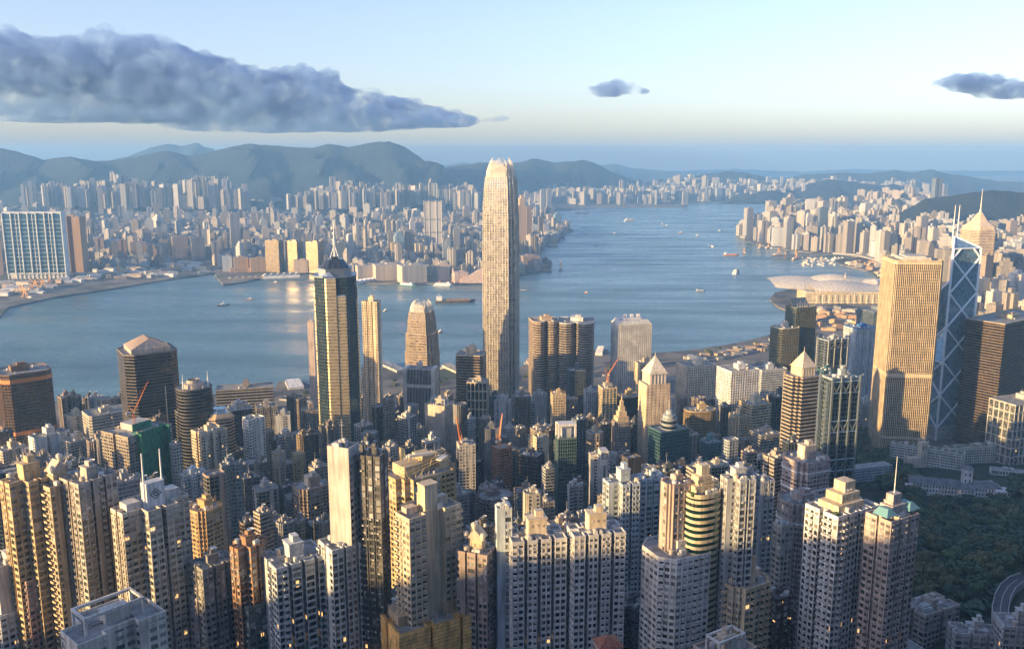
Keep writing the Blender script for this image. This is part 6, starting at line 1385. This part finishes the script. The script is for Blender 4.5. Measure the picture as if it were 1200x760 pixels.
# foam trails behind the faster boats
def wake(pts, w):
    P_ = [Vector((*G(px, py, .15), .15)) for px, py in pts]; b = MB()
    for i in range(len(P_)-1):
        t = (P_[i+1]-P_[i]).normalized(); s_ = Vector((t.y, -t.x, 0)); k0, k1 = w*(.4+.6*i/len(P_)), w*(.4+.6*(i+1)/len(P_))
        for sg in (-1, 1):
            A, B = P_[i]+s_*sg*k0, P_[i+1]+s_*sg*k1; q = [tuple(A-s_*.8), tuple(A+s_*.8), tuple(B+s_*.8), tuple(B-s_*.8)]; b.face(q if sg else q)
    o = b.build('foam_trail', 'foam'); tag(o, kind='stuff')
M['foam'] = mk_simple('foam', (.32, .4, .42), .6, 0, .2, .6, 1.2)
for pts, w in (([(835,287),(828,283),(820,281),(813,282)],9), ([(863,320),(880,331),(900,337)],10), ([(798,273),(780,280),(760,288),(735,296)],7), ([(720,274),(708,271),(695,269)],6), ([(612,341),(650,336),(700,330),(740,327)],6), ([(262,358),(250,362),(236,370)],4), ([(293,351),(310,349),(330,350)],4), ([(55,388),(66,386),(78,382)],4), ([(68,384),(76,383)],4), ([(20,402),(45,395)],3), ([(843,271),(855,282),(845,292),(835,296)],6)): wake(pts, w)
# ------------------------------------------------------------ boats
def hull(b, L, W, h, m=0):
    lo = [(-L*.5,-W*.4,-.5),(L*.3,-W*.4,-.5),(L*.46,0,-.5),(L*.3,W*.4,-.5),(-L*.5,W*.4,-.5)]; hi = [(-L*.5,-W*.5,h),(L*.32,-W*.5,h),(L*.5,0,h*1.25),(L*.32,W*.5,h),(-L*.5,W*.5,h)]
    for i in range(5): j = (i+1) % 5; b.face([lo[i], lo[j], hi[j], hi[i]], m)
    b.face(hi, m)
def boat(label, px, py, L, kind, rot, hc=(.12,.14,.17), sc_=(.72,.7,.66), group=None):
    x, y = G(px, py, 0); nm = {'ferry':'ferry','barge':'barge','derrick':'derrick_barge','tug':'tugboat','cruise':'cruise_ship','yacht':'yacht','cargo':'cargo_ship'}[kind]; T = thing(nm, label, nm.replace('_', ' '), (x, y, 0), R(rot), group); W = L*.26
    b = MB(); hull(b, L, W, L*.05+1); b.build('hull', 'tint', T, hc); z = L*.05+1
    if kind in ('ferry','cruise'):
        for k in range(2 if kind == 'ferry' else 4): bb = MB(); bb.box(-L*.03, 0, z+k*L*.045, L*(.78-.07*k), W*(.86-.06*k), L*.04); o = bb.build('deck', 'block' if kind == 'cruise' else 'tint', T, sc_)
        bb = MB(); bb.box(L*.22, 0, z+L*.09, L*.1, W*.6, L*.05); bb.build('bridge', 'tint', T, sc_); bb = MB(); bb.cyl(-L*.18, 0, z+L*.09, L*.03, L*.1, 8); bb.build('funnel', 'tint', T, (.4,.2,.12))
    elif kind in ('barge','cargo'):
        bb = MB()
        for k in range(5): bb.box(-L*.18+k*L*.12, 0, z, L*.1, W*.7, L*.03+.4*(k % 2))
        bb.build('cargo', 'tint', T, sc_); bb = MB(); bb.box(-L*.4, 0, z, L*.12, W*.7, L*.1); bb.cyl(-L*.4, 0, z+L*.1, .4, L*.08, 5); bb.build('wheelhouse', 'tint', T, (.7,.68,.62))
    elif kind == 'derrick':
        bb = MB(); bb.box(-L*.3, 0, z, L*.25, W*.7, L*.12); bb.build('wheelhouse', 'tint', T, (.6,.5,.4)); bb = MB()
        for s_ in (-1, 1): bb.tube((-.1*L, s_*W*.4, z), (.05*L, 0, z+L*.62), L*.016, 4); bb.tube((.3*L, s_*W*.3, z), (.05*L, 0, z+L*.62), L*.014, 4)
        for k in range(5): f = k/6; bb.tube((-.1*L+.15*L*f, -W*.4*(1-f), z+L*.62*f), (-.1*L+.15*L*f, W*.4*(1-f), z+L*.62*f), L*.01, 4)
        bb.tube((.05*L,0,z+L*.3), (.42*L,0,z+L*.7), L*.02, 4); bb.build('derrick', 'tint', T, (.75,.38,.08))
    else:
        bb = MB(); bb.box(-L*.02, 0, z, L*.42, W*.62, L*.09); bb.box(L*.02, 0, z+L*.09, L*.2, W*.5, L*.07); bb.build('cabin', 'tint', T, sc_); bb = MB(); bb.cyl(0, 0, z+L*.16, L*.012+.1, L*.2, 5); bb.build('mast', 'tint', T, (.6,.6,.6))
    return T
for a in [('large white catamaran ferry heading out in mid harbour',863,320,62,'cruise',60,(.7,.7,.68),(.78,.74,.68)),('white ferry trailing a curved wake near the eastern shore',833,289,46,'ferry',120,(.7,.72,.72)),('small white boat beyond the ferry with curved wake',817,276,30,'ferry',100,(.3,.3,.3)),
 ('long low dark barge in front of the tallest tower',534,354,120,'cargo',8,(.10,.08,.07),(.3,.2,.12)),('tan motor launch on the grey water at left',262,358,36,'tug',30,(.12,.1,.09),(.7,.66,.6)),('dark tower-like work vessel right of the domed point',657,316,42,'derrick',80,(.1,.1,.11)),('orange work barge off the domed point',649,289,50,'derrick',10,(.35,.16,.1)),
 ('flat grey barge beside the orange work barge',640,287,60,'barge',5,(.2,.18,.17)),('long pink-lit barge far up the harbour',682,250,110,'cargo',4,(.5,.36,.3),(.5,.4,.34)),('white liner far up the harbour',738,259,80,'cruise',20,(.55,.58,.6)),('small dark tug left of the far liner',684,267,30,'tug',0),('small dark boat with wake centre right',720,274,30,'tug',10),('small dark boat just below the left tug',686,274,26,'tug',10),
 ('tiny dark launch in open water under the two tugs',699,288,22,'tug',10),('tiny orange buoy boat in open water',687,343,14,'tug',0,(.7,.3,.1),(.8,.5,.3)),('small tug right of the far liner, upper',776,263,30,'tug',0),('small tug right of the far liner, lower',781,265,34,'tug',10),('orange-hulled boat leaving a diagonal wake',798,273,34,'tug',20,(.5,.25,.12)),
 ('flat grey barge left of the exhibition hall',821,341,30,'barge',0,(.25,.25,.25)),('long orange dredger beside the dark derrick',857,299,66,'barge',4,(.5,.22,.08),(.55,.3,.15)),('dark derrick vessel in the eastern harbour',872,297,36,'derrick',90,(.1,.12,.14)),('first pale derrick barge of the moored row',890,291,34,'derrick',60,(.2,.2,.2)),('second pale derrick barge of the moored row',900,291,36,'derrick',40,(.25,.22,.2)),
 ('low grey lighter at the end of the moored row',909,292,50,'barge',5,(.2,.22,.24)),('orange crane barge left of the typhoon shelter',912,299,46,'derrick',20,(.35,.2,.1)),('tall orange derrick nearest the exhibition hall',920,302,36,'derrick',80,(.4,.24,.1)),('twin-legged orange derrick by the breakwater, upper',932,299,40,'derrick',70,(.4,.22,.1)),('orange derrick by the breakwater, lower',933,304,44,'derrick',30,(.4,.22,.1)),('flat crane barge behind the breakwater derricks',944,300,40,'barge',10,(.3,.2,.14)),
 ('green and white ferry moored at the far quay, left of two',478,335,64,'ferry',-30,(.1,.2,.16)),('white ferry moored at the far quay, right of two',520,335,70,'ferry',-10,(.5,.52,.52)),('small yellow boat right of the gold prowed tower',452,364,20,'tug',60,(.5,.4,.2)),('small orange boat right of the golden comb tower',516,389,22,'tug',60,(.5,.3,.15)),('dark barge passing right behind the tallest tower',612,341,34,'cargo',8,(.1,.1,.1)),
 ('small red boat drifting among golden reflections',293,351,24,'tug',20,(.5,.2,.12)),('tiny dark boat by the small derrick in the east',843,271,30,'tug',0),('orange buoy boat on the left grey water',68,486,10,'tug',0,(.6,.4,.15),(.7,.5,.3)),('small pilot boat beside the white ferry terminal',323,331,18,'tug',0,(.6,.4,.3))]:
    boat(*a)
rs = random.Random(9)
for k in range(70):
    px, py = rs.uniform(940, 1006), rs.uniform(302, 312); x, y = G(px, py)
    if inside((x, y), isl_poly): continue
    boat('small moored yacht packed in the eastern typhoon shelter', px, py, rs.uniform(14, 24), 'yacht', rs.uniform(0, 180), rs.choice([(.6,.6,.6),(.5,.4,.3),(.3,.3,.32)]), (.7,.62,.5), 'yachts moored in the typhoon shelter')
for k, (px, py) in enumerate(((28,346),(36,343),(43,339),(52,338),(58,335),(31,350),(46,343),(200,318),(140,322))):
    boat(('orange derrick on the left reclaimed site, ')*0+('orange derrick barge, number %s of the cluster at the left quay counted from the water' % ['one','two','three','four','five','six','seven','eight','nine'][k] if k < 7 else ['orange derrick alone by the far shore sheds', 'orange derrick before the bronze tower with painted sunlit edge'][k-7]), px, py, 46, 'derrick', rs.uniform(0, 180), (.4,.3,.2), group='orange derricks on the left quay' if k < 7 else None)
for i in range(34):
    px = rs.uniform(800, 915); py = float(np.interp(px, [800,850,905,915], [421,414,402,398]))+rs.uniform(-3,7); x, y = G(px, py, 4)
    if not inside((x, y+12), isl_poly) or any((x-a)**2+(y-c)**2 < (d+8)**2 for a, c, d, _ in FOOT): continue
    b = MB(); w, d, h = rs.uniform(8, 26), rs.uniform(6, 12), rs.uniform(3, 7); b.box(0,0,0,w,d,h); b.box(0,0,h,w+1,d+1,.4); o = b.build('shed', 'wall', None, rs.choice([(.5,.48,.42),(.4,.42,.42),(.5,.38,.26)]), (x, y, 4), rs.uniform(-.2,.6)); tag(o, 'small flat shed on the works strip along the near eastern waterfront', 'shed', 'works sheds on the near shore')
def strip_sheds(n, pxr, pyf, label, group, okf=0):
    k = 0
    for i in range(n*5):
        if k >= n: break
        px = rs.uniform(*pxr); py = pyf(px)+rs.uniform(-1, 1)*(pyf(px, 1)); x, y = G(px, py, 4)
        if not inside((x, y+20), isl_poly) or not inside((x-16, y), isl_poly) or not far_ok(x, y, 12) or any((x-a)**2+(y-c)**2 < (d+10)**2 for a, c, d, _ in FOOT): continue
        k += 1; b = MB(); w, d, h = rs.uniform(10, 34), rs.uniform(8, 20), rs.uniform(4, 13); b.box(0,0,0,w,d,h); b.box(rs.uniform(-.2,.2)*w,0,h,w*.5,d*.6,2.2); b.box(0,0,h*.5,w+.8,d+.8,.6)
        o = b.build('shed', 'wall', None, rs.choice([(.6,.42,.24),(.55,.48,.38),(.62,.6,.55),(.35,.33,.3),(.5,.32,.18)]), (x, y, 4), rs.uniform(-.5,.7)); tag(o, label, 'shed', group)
strip_sheds(70, (922, 1045), lambda p, r=0: (13 if r else 374), 'low warm coloured works building between the exhibition hall and the blue-capped tower', 'works buildings inland of the exhibition hall')
strip_sheds(60, (985, 1052), lambda p, r=0: (11 if r else 318), 'low warm coloured depot building inland of the typhoon shelter', 'depots beside the typhoon shelter')
# sheds of the building site on the far shore
k = 0
for i in range(420):
    px = rs.uniform(0, 240); py = rs.uniform(304, 350)
    if not (308+max(0, (100-px))*.12 < py < 338-px*.06-2+(12 if px < 60 else 0)): continue
    x, y = G(px, py, 4)
    if not inside((x, y-25), kow_poly) or not far_ok(x, y, 14): continue
    k += 1; w, d, h = rs.uniform(14, 50), rs.uniform(10, 24), rs.uniform(4, 12); b = MB(); b.box(0,0,0,w,d,h); 
    b.face([(-w/2-1,-d/2-1,h+.02),(w/2+1,-d/2-1,h+.02),(w/2,0,h+3),(-w/2,0,h+3)]); b.face([(-w/2,0,h+3),(w/2,0,h+3),(w/2+1,d/2+1,h+.02),(-w/2-1,d/2+1,h+.02)]); b.face([(w/2,-d/2,h),(w/2,d/2,h),(w/2,0,h+3)]); b.face([(-w/2,d/2,h),(-w/2,-d/2,h),(-w/2,0,h+3)])
    o = b.build('shed', 'wall', None, rs.choice([(.62,.62,.6),(.5,.4,.3),(.4,.42,.42),(.6,.5,.38)]), (x, y, 4), rs.uniform(-.4,.6)); tag(o, 'low pitched shed on the building site along the left far shore', 'shed', 'site sheds on the far shore')
# parkland and waterfront trees of the near shore
for k in range(46):
    t = rs.random(); px = 345+t*560; py = float(np.interp(px, [345,440,600,700,800,905], [462,452,444,432,420,400]))+rs.uniform(-3,6); x, y = G(px, py, 4)
    if inside((x, y), isl_poly) and all((x-a)**2+(y-c)**2 > (d+4)**2 for a, c, d, _ in FOOT): tree(x, y, 4, rs.uniform(5, 8), 'small rounded tree in the row along the near waterfront road', 'waterfront trees', rs.randint(0, 20))
# ------------------------------------------------------------ what tells the repeats apart
LM = [('blue glass slab',47,290),('bronze tower',90,285),('tan office trio',163,295),('broad brown block',212,290),('tall isolated grey slab',277,275),('golden waterfront trio',346,295),('gold prowed spire',393,270),('blue sail-shaped tower',468,285),('tall three-bayed slab tower',508,265),('tallest tower',587,260),('dark waterfront pair',640,240),('runway strip',750,240),('green knoll',890,230),('dark gold slab',962,265),('golden grid tower',1073,320),('crossbraced masts',1130,250),('needle-spired tower',1148,260),('white banded tower',1185,340)]
ORD = 'first second third fourth fifth sixth seventh eighth ninth tenth eleventh twelfth thirteenth fourteenth fifteenth sixteenth seventeenth eighteenth nineteenth twentieth'.split()
def ordw(n): return ORD[n] if n < 20 else ('twenty-'+ORD[n-20] if n < 29 else 'thirtieth' if n == 29 else 'thirty-'+ORD[n-30])
def rows_of(h): return 'low' if h < 35 else 'mid-height' if h < 70 else 'tall' if h < 115 else 'very tall'
def name_set(items, lms, prep):
    """items: (object, descriptor, px, py); label = descriptor + ordinal from the nearest landmark"""
    g = {}
    for o, dsc, px, py in items:
        lm = min(lms, key=lambda l: abs(l[1]-px)+.4*abs(l[2]-py)); side = 'left' if px < lm[1] else 'right'; g.setdefault((dsc, lm[0], side), []).append((abs(px-lm[1]), o))
    for (dsc, l, side), L in g.items():
        L.sort(key=lambda q: q[0])
        for k, (_, o) in enumerate(L): o['label'] = f'{dsc}, {prep} {l}' if False else (f'{dsc}, {side} of the {l}' if len(L) == 1 else f'{ordw(k)} {dsc} counting {side} from the {l}')
name_set([(o, f'{rows_of(h)} {cw} {KINDN[kind]}', px, py) for o, k, kind, cw, h, W, px, py in AUTO], LM, '')
NLM = [('orange belted tower',27,500),('gabled pavilion',68,560),('green netted tower',160,500),('lattice-crowned tower',172,440),('white crested tower',176,600),('fluted cream tower',245,500),('bright white slender tower',295,490),('chequered balcony pair',370,630),('gold prowed tower',393,460),('blank panelled wall',402,520),('golden comb tower',494,440),('golden lattice-roofed tower',492,550),('bottom orange scaffolding',508,710),('tallest tower',587,470),('stone gabled tower',559,640),('teal white-hooped tower',663,510),('box-roofed central pair',663,620),('curved twins',655,440),('round-windowed slab',740,430),('teal drum-topped tower',784,500),('eight-sided white tower',794,640),('white grid office pair',840,440),('pyramid-topped bank',941,440),('steel truss bank',985,470),('great white slab',988,600)]
FD = dict(rect='block', notch='slab with light wells', step='stepped block', cross='cross-plan block', T='winged block', cham='cut-cornered block')
name_set([(T, f"{'low' if H < 35 else 'mid-height' if H < 55 else 'taller'} {cw} {'glassy ' if st == 'glass' else 'banded ' if st == 'band' else ''}{FD[fp]}", px, py) for T, fp, cw, H, r, px, py, st in FILL], NLM, '')
for o in list(bpy.data.objects):
    for k in ('H', 'W', 's1', 'pxy'):
        if k in o: del o[k]
